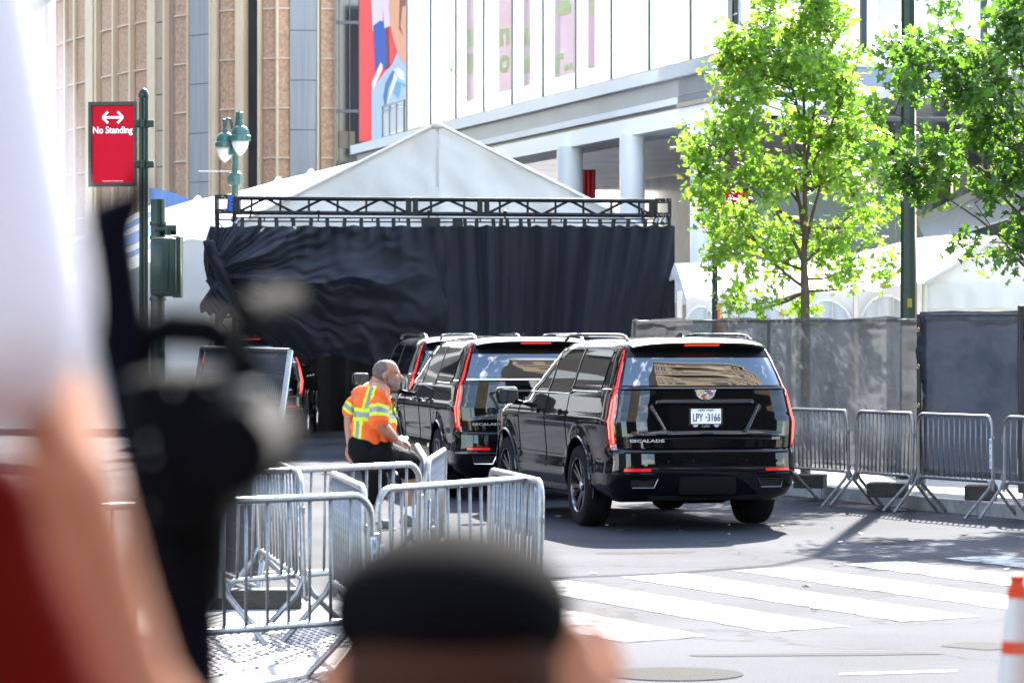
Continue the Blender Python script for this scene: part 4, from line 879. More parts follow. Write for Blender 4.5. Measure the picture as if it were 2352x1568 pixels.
# leaning black screened frame on the left with its timber
A0 = G(594, 1350, .05); A1 = G(667, 806.0001, .0) if False else P(667, 806, 27.6); B0 = P(395, 1262, 31.0); B0.z = .05
ls = thing('netted_fence', 'leaning steel frame panel covered in black netting at the left', 'fence', (A0.x, A0.y, 0)); up = Vector(A1) - Vector(A0); al = Vector(B0) - Vector(A0)
m = MB()
def f(u, v): p = al * u + up * v + Vector((0, 0, A0.z)); nn = al.cross(up).normalized(); return p + nn * (.03 * noise.noise(Vector((u * 6, v * 4, 1))) + .03)
m.grid(f, 40, 30); me = m.mesh('screen', M_net2, fix=False); me.polygons.foreach_set('use_smooth', [True] * len(me.polygons)); put('screen', me, ls)
o = Vector((0, 0, A0.z))
for i, (a, b) in enumerate(((o, o + up), (o + al, o + al + up), (o, o + al), (o + up, o + al + up))):
    m = MB(); m.tube([a, b], .024, 8); m.build('frame_tube', M_galv if i in (0, 2) else MATS['black_hem'], ls, smooth=True)
m = MB()
for k in range(46): u = k / 46; m.tube([o + al * u, o + al * u + up], .0018, 4)
for k in range(9): v = k / 9; m.tube([o + up * v, o + al + up * v], .0018, 4)
m.build('wire_mesh', mat('dark_wire', (.05, .05, .055), .5), ls)
g = G(600, 1402); m = MB(); m.box((-.38, -.12, 0), (.28, .12, .14), .012); o = m.build('timber_block', M_wood, label='long dark timber under the leaning netted frame on the left', cat='block'); o.location = (g.x, g.y + .1, .012); o.rotation_euler = (0, 0, R(6))
# orange and white delineator tube at the right edge
D = 9.0; cx = P(2336, 0, D).x; k_ = D / F
cn = thing('traffic_delineator', 'orange and white striped traffic post at the lower right edge', 'traffic post', (cx, D, 0)); zc = lambda y: P(0, y, D).z
M_or = mat('orange_plastic', (.60, .05, .015), .6, 0, .1, trans=.25); M_wb = mat('reflective_white', (.45, .42, .40), .6)
m = MB(); m.lathe([(18 * k_, zc(1345)), (15 * k_, zc(1335)), (18 * k_, zc(1328)), (17 * k_, zc(1319)), (8 * k_, zc(1317))], n=20); m.lathe([(24 * k_, zc(1372)), (20 * k_, zc(1346)), (18 * k_, zc(1345))], n=20); m.build('top', M_or, cn, smooth=True)
zz = [1372, 1470, 1500, 1580, 1620, 1900]
for i in range(5):
    r0, r1 = [(20 + (y - 1346) * .11) * k_ for y in zz[i:i + 2]]; m = MB(); z1 = max(zc(zz[i + 1]), .05); m.lathe([(r1, z1), (r0, zc(zz[i]))], n=20); m.build('band', M_or if i % 2 else M_wb, cn, smooth=True)
m = MB(); m.lathe([(.22, 0), (.22, .05), (.1, .06)], n=8); m.build('base', mat('rubber_base', (.02, .02, .02), .8), cn)
# ================================================================== the black SUVs
M_bp = mat('black_car_paint', (.002, .002, .0025), .4, 0, .02, coat=1.0)
M_gl = mat('tinted_glass', (.004, .005, .006), .0, 0, 1.0, coat=.6)
M_glr = mat('rear_glass', (.003, .004, .006), .0, 0, 1.0, coat=1.0)
for q_ in (M_glr,): q_.node_tree.nodes['Principled BSDF'].inputs['IOR'].default_value = 1.75
M_bt = mat('black_trim', (.003, .003, .0035), .25, 0, .3); M_bpl = mat('black_plastic', (.004, .004, .004), .8, 0, .1)
M_chr = mat('chrome', (.75, .76, .78), .08, 1.0); M_tyr = mat('tyre_rubber', (.006, .006, .0065), .85, 0, .2, bump=.4, bscale=60)
M_rimb = mat('gloss_black_rim', (.06, .06, .065), .18, .85, .6, coat=.8); M_rimc = mat('silver_rim', (.55, .55, .56), .2, .9)
M_lens = mat('tail_lens', (.10, .002, .004), .05, 0, .8, coat=1); M_glow = mat('tail_glow', (.4, .01, .01), .3, emit=(1, .035, .03), es=.22)
M_glow2 = mat('tail_core', (.5, .1, .08), .3, emit=(1, .20, .13), es=.32); M_refl = mat('glowing_reflector', (.42, .004, .010), .15, emit=(1, .01, .015), es=.06); M_drk = mat('lamp_dark', (.02, .004, .006), .08, coat=1)  # bumper reflector gets a faint glow in place of returned light
M_slv = mat('silver_badge', (.72, .73, .75), .25, .7); M_mir = mat('mirror_glass', (.7, .75, .76), .02, 1.0)
AX = (1.30, 4.37)                                # rear and front axle
TB = [(.30, .88, .16, 5.10), (.36, .95, .09, 5.26), (.46, .985, .045, 5.34), (.56, 1.0, .01, 5.37), (.60, .995, .0, 5.38), (.68, .985, .0, 5.38), (.78, .990, .012, 5.38), (.805, .992, .045, 5.38), (.83, .995, .075, 5.38),
      (.95, 1.005, .080, 5.38), (1.04, 1.012, .088, 5.36), (1.10, 1.016, .094, 5.33), (1.15, .998, .10, 5.25), (1.19, .990, .105, 5.12), (1.22, .984, .11, 4.60), (1.25, .978, .115, 4.20), (1.36, .955, .13, 4.02), (1.415, .938, .140, 3.93), (1.425, .925, .155, 3.90),
      (1.50, .900, .181, 3.78), (1.58, .874, .214, 3.63), (1.66, .846, .251, 3.50), (1.72, .825, .281, 3.40), (1.80, .792, .328, 3.22), (1.86, .752, .368, 3.05), (1.895, .700, .42, 2.90), (1.92, .58, .50, 2.7), (1.935, .40, .72, 2.4), (1.94, .12, 1.3, 1.9)]
def prm(z):
    if z <= TB[0][0]: return TB[0][1:]
    for a, b in zip(TB[:-1], TB[1:]):
        if z <= b[0]: t = (z - a[0]) / (b[0] - a[0]); return tuple(a[i] + (b[i] - a[i]) * t for i in (1, 2, 3))
    return TB[-1][1:]
RA, RN, RM = .45, 5.0, 4.0; FA, FN, FM = .9, 3.2, 3.0
def yr(x, z): W, R_, F_ = prm(z); u = min(1, abs(x) / W); return R_ + RA - RA * max(0, 1 - u ** RN) ** (1 / RM)
def xs(y, z):
    W, R_, F_ = prm(z); x = W
    if y < R_ + RA: x = W * max(0, 1 - ((R_ + RA - y) / RA) ** RM) ** (1 / RN)
    elif y > F_ - FA: x = W * max(0, 1 - min(1, (y - F_ + FA) / FA) ** FM) ** (1 / FN)
    for ax in AX:
        d = math.hypot(y - ax, z - .42); 
        if d < .8: x += .022 * math.exp(-((d - .50) / .07) ** 2)
    return x
UR = [0, .25, .5, .68, .8, .87, .92, .95, .97, .985, .995]; UF = [1, .97, .92, .85, .75, .6, .4, .2, 0]
def ring(z):
    W, R_, F_ = prm(z); pts = [(u * W, R_ + RA - RA * (1 - u ** RN) ** (1 / RM)) for u in UR]
    ya, yb = R_ + RA, F_ - FA; n = 56; yy = [ya + (yb - ya) * i / n for i in range(n + 1)]
    pts += [(xs(y, z), y) for y in yy] + [(u * W, F_ - FA + FA * (1 - u ** FN) ** (1 / FM)) for u in UF[1:]]
    return pts + [(-x, y) for x, y in pts[-2:0:-1]]
ZS = []
for a, b in zip(TB[:-1], TB[1:]):
    k = max(1, int((b[0] - a[0]) / .035)); ZS += [a[0] + (b[0] - a[0]) * i / k for i in range(k)]
ZS.append(TB[-1][0])
def body_mesh():
    m = MB(); rg = [ring(z) for z in ZS]; n = len(rg[0]); vs = [(x, y, z) for r_, z in zip(rg, ZS) for x, y in r_]; fs = []
    for j in range(len(rg) - 1):
        for i in range(n): fs.append((j * n + i, j * n + (i + 1) % n, (j + 1) * n + (i + 1) % n, (j + 1) * n + i))
    fs += [tuple(range(n - 1, -1, -1)), tuple(range((len(rg) - 1) * n, len(rg) * n))]; m.add(vs, fs); me = m.mesh('body', M_bp)
    cut = MB()
    for ax in AX:
        for s in (-1, 1): cut.lathe([(.475, -.5), (.475, .5)], n=48, M=Matrix.Translation((s * 1.12, ax, .43)) @ Matrix.Rotation(R(90), 4, 'Y'))
    co = bpy.data.objects.new('cut', cut.mesh('cut', M_bp)); COL.objects.link(co)
    r = evalmesh(me, [('BOOLEAN', dict(object=co, operation='DIFFERENCE', solver='EXACT'))]); bpy.data.objects.remove(co)
    r.polygons.foreach_set('use_smooth', [True] * len(r.polygons)); r.set_sharp_from_angle(angle=R(34)); r.materials.clear(); r.materials.append(M_bp); r.name = 'body'; return r
BODY = body_mesh()
def side_patch(s, ya, yb, za, zb, off, nu=20, nv=8):     # ya(z),yb(z) ; za(y),zb(y) may be functions or numbers
    fn = lambda f, t: f(t) if callable(f) else f; m = MB()
    def g(u, v):
        z0 = fn(za, 0); z1 = fn(zb, 0)
        zz_ = z0 + (z1 - z0) * v; y0, y1 = fn(ya, zz_), fn(yb, zz_); y = y0 + (y1 - y0) * u; zt_ = fn(zb, y); zb_ = fn(za, y); z = zb_ + (zt_ - zb_) * v
        return Vector((s * (xs(y, z) + off), y, z))
    m.grid(g, nu, nv); return m
def rear_patch(xa, xb, za, zb, off, nu=16, nv=10):
    fn = lambda f, t: f(t) if callable(f) else f; m = MB()
    def g(u, v):
        z = za + (zb - za) * v; x0, x1 = fn(xa, z), fn(xb, z); x = x0 + (x1 - x0) * u; return Vector((x, yr(x, z) - off, z))
    m.grid(g, nu, nv); return m
def sol(name, m, mt, parent, th=.006, **kw):
    me = evalmesh(m.mesh(name, mt, fix=False), [('SOLIDIFY', dict(thickness=th, offset=0))]); me.name = name; me.polygons.foreach_set('use_smooth', [True] * len(me.polygons)); me.set_sharp_from_angle(angle=R(38)); return put(name, me, parent, **kw)
def make_suv(label, chrome, plate, name='black_suv'):
    t = thing(name, label, 'car'); trim = M_chr if chrome else M_bt; bd = put('body', BODY, t)
    # glass
    W_ = lambda z: prm(z)[0]
    sill = lambda y: 1.375 + .012 * (y < 2); topw = lambda y: 1.815 - max(0, y - 2.7) ** 2 * .10
    for s in (-1, 1):
        sol('side_glass', side_patch(s, .66, 1.70, 1.405, 1.80, .004), M_gl, t)
        w = sol('side_glass', side_patch(s, 1.80, 2.62, 1.365, lambda y: 1.815 if y else 1.815, .004), M_gl, t)
        sol('side_glass', side_patch(s, 2.70, lambda z: 3.74 - (z - 1.36) * 1.35, 1.345, 1.80, .004), M_gl, t)
        m = MB(); pts = [Vector((s * (xs(y, 1.365) + .008), y, 1.385 if y < 1.72 else 1.352)) for y in [.66 + .14 * i for i in range(24)]]; m.tube(pts, .009, 6, flat=.6); m.build('window_trim', M_chr if chrome else mat('satin_trim', (.25, .26, .28), .2, .9), t, smooth=True)
        m = MB()
        for y0, y1, z0, z1 in ((1.745, 1.745, 1.40, 1.82), (2.66, 2.66, 1.36, 1.82)):
            m = MB(); m.tube([Vector((s * (xs(y0, z) + .005), y0, z)) for z in [z0 + (z1 - z0) * i / 8 for i in range(9)]], .034, 6, flat=.25)
            m.build('window_pillar', M_chr if chrome == 2 else M_bt, t, smooth=True)
        # doors drawn by their shut lines
        for y0 in (1.80, 2.66, 3.80):
            m = MB(); zlo = .56; pts = [Vector((s * (xs(y0 + (.10 * max(0, .86 - z) if y0 == 1.80 else 0), z) + .0005), y0 + (.30 * max(0, .80 - z) * -1 if y0 == 1.80 else 0), z)) for z in [zlo + (1.33 - zlo) * i / 18 for i in range(19)]]; m.tube(pts, .0055, 4); m.build('door_seam', M_bpl, t)
        for y0 in (1.95, 2.86):
            m = MB(); z = 1.16; m.box((s * (xs(y0, z) + .012) - .014, y0 - .02, z - .018), (s * (xs(y0, z) + .03) + .014 * s, y0 + .22, z + .018), .01); m.build('door_handle', M_chr if chrome else M_bt, t, smooth=True)
        # lower door sculpting, rocker and step
        sol('door_moulding', side_patch(s, 1.92, 3.80, .585, .625, .022, 30, 2), M_chr if chrome else M_bp, t, .02)
        m = MB(); m.box((s * .86 - .12, 1.86, .33), (s * .86 + .12, 3.80, .40), .02); m.build('side_step', mat('step_grey', (.02, .021, .024), .5), t, smooth=True)
        # wheel arch lip
        for ax in AX:
            m = MB(); pts = []
            for k in range(0, 25):
                a = R(-8 + 196 * k / 24); y = ax + .487 * math.cos(a); z = .43 + .487 * math.sin(a)
                if z > .34: pts.append(Vector((s * (xs(y, z) + .002), y, z)))
            m.tube(pts, .013, 6); m.build('arch_lip', M_bp, t, smooth=True)
        # mud flap behind the rear wheel
        m = MB(); m.prism([(s * .80, .80, .30), (s * .985, .78, .30), (s * .995, .70, .66), (s * .80, .74, .62)], (0, .03, 0)); m.build('mud_flap', M_bt, t)
        # roof rail
        m = MB(); y0, y1 = .75, 3.0; pts = [Vector((s * .655, y0 - .1, 1.90)), Vector((s * .652, y0, 1.945)), Vector((s * .648, y0 + .12, 1.956))] + [Vector((s * (.648 + .0 * i), y0 + .12 + (y1 - y0 - .24) * i / 6, 1.962)) for i in range(1, 6)] + [Vector((s * .648, y1 - .12, 1.954)), Vector((s * .652, y1, 1.94)), Vector((s * .655, y1 + .1, 1.90))]
        m.tube(pts, .019, 8); m.build('roof_rail', M_chr if chrome else M_bp, t, smooth=True)
        # door mirror
        m = MB(); m.ell((s * 1.185, 3.62, 1.30), (.125, .085, .095), 16); mh = blob('door_mirror', MB().box((s * 1.185 - .12, 3.55, 1.21), (s * 1.185 + .12, 3.70, 1.395), .04).cap((s * 1.0, 3.68, 1.22), (s * 1.12, 3.65, 1.24), .025, .035) , M_bp, t, .012, 4)
        m = MB(); q = [(-.10, -.055), (-.085, -.075), (.06, -.075), (.10, -.03), (.10, .06), (.075, .078), (-.085, .070), (-.105, .03)]; m.prism([(s * (1.185 - x * 1.0), 3.5445, 1.302 + z) for x, z in q], (0, .006, 0)); m.build('mirror_glass', M_mir, mh)
        # tail lamp: tall lens, brighter core, dark inner field
        zt_, zb_ = 1.83, .86
        def xa(z): W = W_(z); return W * (.934 if z > 1.42 else .934 - .017 * min(1, (1.42 - z) / .12))
        def xb(z): W = W_(z); return W * (.965 if z > 1.50 else .965 + .027 * min(1, (1.50 - z) / .2))
        ln = sol('tail_lamp', rear_patch(lambda z: s * (xa(z) - .006), lambda z: s * (xb(z) + .003), zb_ - .05, zt_ + .01, .010, 8, 30), M_lens, t, .012)
        sol('lamp_glow', rear_patch(lambda z: s * (xa(z) + (.012 if z < 1.42 else .006)), lambda z: s * (xb(z) - (.018 if z < 1.42 else .006)), zb_, zt_, .019, 5, 30), M_glow, ln, .004)
        sol('lamp_core', rear_patch(lambda z: s * (xa(z) + .018), lambda z: s * (xa(z) + .030), zb_ + .02, 1.36, .024, 2, 14), M_glow2, ln, .003)
        sol('lamp_core', rear_patch(lambda z: s * (xb(z) - .030), lambda z: s * (xb(z) - .022), zb_ + .06, 1.32, .024, 2, 14), M_glow2, ln, .003)
        sol('side_marker', side_patch(s, .30, .36, .96, 1.34, .006, 2, 8), M_drk, ln, .006)
        # bumper reflector with its blade, and the exhaust outlet
        sol('reflector', rear_patch(s * .60, s * .865, .600, .630, .012, 10, 3), M_refl, t, .008)
        sol('bumper_blade', rear_patch(s * .52, s * .975, .560, .578, .022, 14, 2), M_chr if chrome else M_bp, t, .03)
        m = MB(); x0, x1 = s * .52, s * .80; yy = .02; pts = [Vector((x0, yy, .525)), Vector((x1, yy + .03, .525)), Vector((x1 - s * .02, yy + .04, .435)), Vector((x0 + s * .04, yy + .01, .435)), Vector((x0, yy, .525))]; m.tube(pts, .007, 6)
        ex = m.build('exhaust_outlet', M_chr if chrome else mat('dark_chrome', (.22, .22, .23), .12, 1), t); m = MB(); m.prism([p + Vector((0, .008, 0)) for p in pts[:4]], (0, .05, 0)); m.build('outlet_hole', mat('void_black', (.002, .002, .002), .9), ex)
    # rear window, spoiler, brake light
    sol('rear_window', rear_patch(lambda z: -W_(z) * .905, lambda z: W_(z) * .905, 1.455, 1.815, .006, 40, 14), M_glr, t)
    m = MB()
    def sp_(u, v):
        x = (u - .5) * 1.40; c = (abs(2 * u - 1)) ** 6 * .10; return Vector((x, (.46 - .27 * v) + c * v + .03 * (2 * u - 1) ** 2, 1.915 - .035 * v - .01 * (2 * u - 1) ** 2 - (abs(2 * u - 1)) ** 5 * .035))
    def sp2(u, v): p = sp_(u, 1); q = Vector((p.x, p.y + .22, p.z - .075)); return p.lerp(q, v)
    m.grid(sp_, 40, 5); m.grid(sp2, 40, 3); sp = sol('spoiler', m, M_bp, t, .012)
    m = MB(); m.grid(lambda u, v: sp2(u, .08 + .40 * v) + Vector((0, -.008, 0)), 40, 2); sol('spoiler_edge', m, M_bt, sp, .004)
    m = MB(); m.grid(lambda u, v: sp2(.5 + (u - .5) * .26, .12 + .22 * v) + Vector((0, -.014, 0)), 14, 2); sol('brake_light', m, M_glow, t, .006)
    # tailgate features
    sol('tailgate_trim', rear_patch(lambda z: -W_(z) * .905, lambda z: W_(z) * .905, 1.415, 1.442, .016, 40, 2), M_chr if chrome else M_bp, t, .02)
    sol('spoiler_shade_band', rear_patch(lambda z: -W_(z) * .905, lambda z: W_(z) * .905, 1.735, 1.85, .012, 40, 6), mat('spoiler_shade_black', (.002, .002, .002), .35, 0, .2), t, .004)  # black strip over the glass top paints in the spoiler's shade
    tg = rear_patch(lambda z: -W_(z) * .895, lambda z: W_(z) * .895, .835, 1.405, .0, 40, 30)
    def shape(v):
        x, y, z = v; w = max(0, min(1, (.42 + (z - .98) * .55 - abs(x)) / .05)) if .965 < z < 1.275 else 0
        k = min(1, max(0, (z - .965) / .05)) * min(1, max(0, (1.275 - z) / .02)); dish = w * k * .030
        lip = .028 * math.exp(-((z - .955 - .02 * (1 - (x / .8) ** 2)) / .022) ** 2) * max(0, 1 - (abs(x) / .80) ** 4); ridge = .012 * math.exp(-((z - 1.285) / .015) ** 2) * (abs(x) < .5)
        return (x, y - .010 - lip - ridge + dish, z)
    tgm = MB(); xn, zn = 90, 70
    def tgf(u, v): z = .835 + .57 * v; W = W_(z) * .895; x = -W + 2 * W * u; return Vector(shape((x, yr(x, z), z)))
    tgm.grid(tgf, xn, zn); tgo = sol('tailgate', tgm, M_bp, t, .006)
    sol('bumper_step', rear_patch(-.86, .86, .786, .800, .018, 30, 2), mat('step_strip', (.012, .012, .013), .35), t, .02)
    m = MB(); m.box((-.60, .10, .30), (.60, .5, .38), .02); m.box((-.30, .012, .36), (.30, .10, .56), .02); m.build('bumper_valance', M_bpl, t, smooth=True)
    for x in (-.42, -.16, .40, .72): m = MB(); m.lathe([(.014, 0), (.014, .006)], n=12, M=Matrix.Translation((x, yr(x, .70) - .006, .70)) @ Matrix.Rotation(R(90), 4, 'X')); m.build('parking_sensor', M_bt, t)
    # emblem
    Ym = yr(0, 1.36) - .016; ec = Vector((0, Ym - .006, 1.365)); em_ = MB(); q = [(-.115, .048), (-.05, .050), (0, .046), (.05, .050), (.115, .048), (.098, .018), (.088, -.018), (.050, -.046), (0, -.054), (-.050, -.046), (-.088, -.018), (-.098, .018)]
    em_.prism([ec + Vector((x, .004, z)) for x, z in q], (0, -.012, 0)); eo = em_.build('emblem', M_slv, t)
    cs = {'g': mat('em_gold', (.65, .42, .12), .35, .3), 'r': mat('em_red', (.30, .01, .03), .3), 'k': mat('em_navy', (.02, .02, .05), .3), 'w': mat('em_silver', (.8, .8, .82), .3, .5), 'b': mat('em_blue', (.06, .12, .35), .3), 'p': mat('em_rose', (.62, .36, .30), .35)}
    rows = ['gggkrrw', 'gggwkrr', 'pprkwbb', 'wrrgpgg', '.grrpg.']
    for j, rw in enumerate(rows):
        for ch in 'grkwbp':
            m = MB(); hit = False
            for i, c in enumerate(rw):
                if c == ch: x = (i - 3) * .0235 * (1 - .05 * j); z = .034 - j * .0185; m.box((ec.x + x - .0110, ec.y - .0105, ec.z + z - .0072), (ec.x + x + .0110, ec.y - .0085, ec.z + z + .0072)); hit = True
            if hit: m.build('emblem_bar', cs[ch], eo)
    XZ = lambda x, y, z: frame((x, y, z), (1, 0, 0), (0, 0, 1))
    text('lettering', 'ESCALADE', M_slv, t, XZ(-.62, yr(-.62, .90) - .020, .905), width=.36, height=.030, depth=.006, bold=.03)
    if plate != 'skip': text('lettering', '600', M_slv, t, XZ(.735, yr(.72, .92) - .016, .925), width=.085, height=.026, depth=.006, bold=.02)
    # plate
    Yp = yr(0, 1.12) + .008; m = MB(); m.box((-.180, Yp - .016, 1.03), (.180, Yp, 1.235), .01); pf = m.build('plate_frame', M_bt, t)
    m = MB(); m.box((-.158, Yp - .020, 1.072), (.158, Yp - .015, 1.222), .004); pp = m.build('number_plate', mat('plate_white', (.80, .80, .76), .4), pf)
    M_nv = mat('plate_navy', (.01, .015, .05), .5); M_gd = mat('plate_gold', (.75, .42, .05), .5)
    if plate:
        a_, b_ = plate.split('-')
        text('lettering', a_, M_nv, pp, XZ(-.085, Yp - .0215, 1.136), width=.105, height=.078, bold=.012, depth=.002); text('lettering', b_, M_nv, pp, XZ(.082, Yp - .0215, 1.136), width=.135, height=.078, bold=.012, depth=.002)
        m = MB(); m.prism([(x, Yp - .0215, 1.138 + z) for x, z in ((-.018, -.006), (-.006, -.004), (.0, .008), (.010, .010), (.010, -.004), (.016, -.010), (.004, -.006))], (0, .002, 0)); m.build('plate_mark', M_nv, pp)
        text('lettering', 'NEW YORK', M_nv, pp, XZ(0, Yp - .0215, 1.208), width=.16, height=.020, bold=.01, depth=.002)
        for s in (-1, 1): m = MB(); m.box((s * .145 - .012 if s > 0 else -.155, Yp - .0215, 1.205), (.155 if s > 0 else -.085, Yp - .0195, 1.210)) if s < 0 else m.box((.085, Yp - .0215, 1.205), (.155, Yp - .0195, 1.210)); m.build('plate_stripe', M_gd, pp)
        text('lettering', 'Cadillac', M_slv, pf, XZ(0, Yp - .0175, 1.050), width=.085, height=.020, shear=.4, depth=.002)
        for s in (-1, 1): m = MB(); m.prism([(s * .11 + x * .26, Yp - .018, 1.052 + z * .26) for x, z in q], (0, .002, 0)); m.build('small_emblem', M_slv, pf)
    # shark fin aerial
    m = MB(); m.prism([(-.015, .95, 1.925), (-.015, 1.15, 1.925), (-.015, .98, 1.985)], (.03, 0, 0)); m.build('aerial', M_bp, t)
    # windscreen and number of small front parts seen only from the side
    m = MB(); m.box((-.80, 5.34, .62), (.80, 5.395, 1.05), .02); m.build('grille', M_bt, t)
    for s in (-1, 1): sol('headlamp', side_patch(s, 4.95, 5.22, .74, 1.08, .006, 6, 6), mat('headlamp_lens', (.3, .3, .32), .1, .4), t)
    # underbody and axle
    m = MB(); m.box((-.70, .6, .34), (.70, 5.0, .50), .04); m.box((-.62, 1.15, .24), (.62, 1.45, .36), .04); m.box((-.30, .35, .26), (.32, .95, .36), .05); m.build('underbody', M_bpl, t)
    # wheels
    M_r = M_rimc if chrome else M_rimb
    for s in (-1, 1):
        for ax in AX:
            B = Matrix.Translation((s * .875, ax, .417)) @ Matrix.Rotation(R(90) * s, 4, 'Y')
            m = MB(); m.lathe([(.285, -.125), (.30, -.14), (.36, -.145), (.395, -.132), (.412, -.105), (.417, -.05), (.417, .05), (.412, .105), (.395, .132), (.36, .145), (.30, .140), (.285, .125)], n=56, M=B, caps=False)
            for g_ in (-.07, -.025, .025, .07): m.lathe([(.4155, g_ - .004), (.4185, g_ - .0035), (.4185, g_ + .0035), (.4155, g_ + .004)], n=56, M=B) if False else None
            m.lathe([(.27, -.12), (.27, -.118)], n=40, M=B); wh = m.build('wheel', M_tyr, t, smooth=30)
            m = MB(); m.lathe([(.292, .122), (.287, .136), (.272, .137), (.262, .118), (.262, -.10), (.25, -.11), (.02, -.11)], n=56, M=B, caps=False)
            for k in range(12):
                a = 2 * math.pi * k / 12 + (.10 if k % 2 else -.10); c_, n_ = math.cos(a), math.sin(a)
                vs = [B @ Vector((r_ * c_ - w_ * n_, r_ * n_ + w_ * c_, z_)) for r_, w_, z_ in ((.05, -.022, .085), (.05, .022, .085), (.268, .015, .122), (.268, -.015, .122), (.05, -.016, .04), (.05, .016, .04), (.268, .010, .07), (.268, -.010, .07))]
                m.add(vs, [(0, 1, 2, 3), (7, 6, 5, 4), (0, 4, 5, 1), (1, 5, 6, 2), (2, 6, 7, 3), (3, 7, 4, 0)])
            m.lathe([(.062, .03), (.062, .092), (.05, .10), (.012, .10)], n=24, M=B); rm = m.build('rim', M_r, wh, smooth=30)
            m = MB(); m.lathe([(.032, .1), (.030, .106), (.005, .107)], n=20, M=B); m.build('hub_cap', M_slv, rm)
            m = MB(); m.lathe([(.19, -.05), (.19, -.02), (.06, -.019)], n=40, M=B); m.build('brake_disc', mat('brake_disc', (.08, .08, .085), .4, .8), wh)
    return t
def place(t, x, y, th, roll=0): t.location = (x, y, .006); t.rotation_euler = Euler((0, R(roll), R(th)), 'XYZ'); return t
s1 = make_suv('nearest glossy black SUV with black rims and a white plate reading LPY-3166', 0, 'LPY-3166'); place(s1, 1.97, 34.9, 14.0, 0)
s2 = make_suv('second black SUV with silver rims and chrome trim, between worker and nearest car', 1, ''); place(s2, .33, 41.2, 11.0, 0)
s3 = dup(s2, label='third black SUV behind the worker\'s head, mostly hidden by the second SUV'); place(s3, -.42, 47.6, 10.0, 0)
s4 = make_suv('black SUV in the dark passage under the drape, only its lit tail lamp showing', 0, 'skip') if False else dup(s2, label='black SUV in the dark passage under the drape, only its red tail lamp showing'); place(s4, -4.86, 64.4, 0)
for o in [k for k in bpy.data.objects if k.parent == s4 and k.name.startswith('door_mirror')]:
    for c in [k for k in bpy.data.objects if k.parent == o]: bpy.data.objects.remove(c)
    bpy.data.objects.remove(o)
# ================================================================== trees
def leaf_mat(name, d, t, yel):
    m = bpy.data.materials.new(name); m.use_nodes = True; n = m.node_tree; b = n.nodes['Principled BSDF']; l = n.links.new; o = n.nodes['Material Output']
    g = n.nodes.new('ShaderNodeNewGeometry'); c = n.nodes.new('ShaderNodeValToRGB'); c2 = n.nodes.new('ShaderNodeValToRGB'); e = c.color_ramp.elements; f = c2.color_ramp.elements
    for E, q in ((e, d), (f, t)):
        E[0].position = 0; E[0].color = (q[0] * .6, q[1] * .6, q[2] * .6, 1); E[1].position = .965; E[1].color = (q[0] * 1.4, q[1] * 1.3, q[2] * 1.2, 1)
        k = E.new(.985); k.color = (*yel, 1)
    l(g.outputs['Random Per Island'], c.inputs['Fac']); l(g.outputs['Random Per Island'], c2.inputs['Fac'])
    l(c.outputs[0], b.inputs['Base Color']); b.inputs['Roughness'].default_value = .42; b.inputs['Specular IOR Level'].default_value = .45
    tl = n.nodes.new('ShaderNodeBsdfTranslucent'); l(c2.outputs[0], tl.inputs['Color']); ms = n.nodes.new('ShaderNodeMixShader'); ms.inputs[0].default_value = .5
    l(b.outputs[0], ms.inputs[1]); l(tl.outputs[0], ms.inputs[2]); l(ms.outputs[0], o.inputs['Surface']); return m
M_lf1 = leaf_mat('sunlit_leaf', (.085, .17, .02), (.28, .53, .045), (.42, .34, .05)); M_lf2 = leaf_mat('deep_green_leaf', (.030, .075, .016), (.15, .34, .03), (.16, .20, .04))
M_brk2 = mat('bark', (.10, .075, .055), .9, var=.35, vscale=14, bump=.7, bscale=25, stretch=(1, 1, .3))
LEAF = [(0, -.5), (.12, -.18), (.50, -.28), (.34, 0), (.52, .22), (.20, .20), (.0, .60), (-.20, .20), (-.52, .22), (-.34, 0), (-.50, -.28), (-.12, -.18)]
def add_leaf(V, Fc, c, s_, r):
    n = Vector((r.gauss(0, .55), r.gauss(-.35, .6), r.gauss(.55, .45))).normalized(); a = n.cross(Vector((r.gauss(0, 1), r.gauss(0, 1), r.gauss(0, .3)))).normalized(); b = n.cross(a); o = len(V)
    if b.z > 0: b = -b
    sp = r.uniform(.75, 1.1); f_ = r.uniform(-.25, .35)
    for x, y in LEAF: V.append(tuple(c + a * x * s_ * sp + b * y * s_ + n * (f_ * abs(x) * s_ - .10 * abs(y) * s_)))
    k = len(LEAF); V.append(tuple(c)); Fc.extend([(o + k, o + i, o + (i + 1) % k) for i in range(k)])
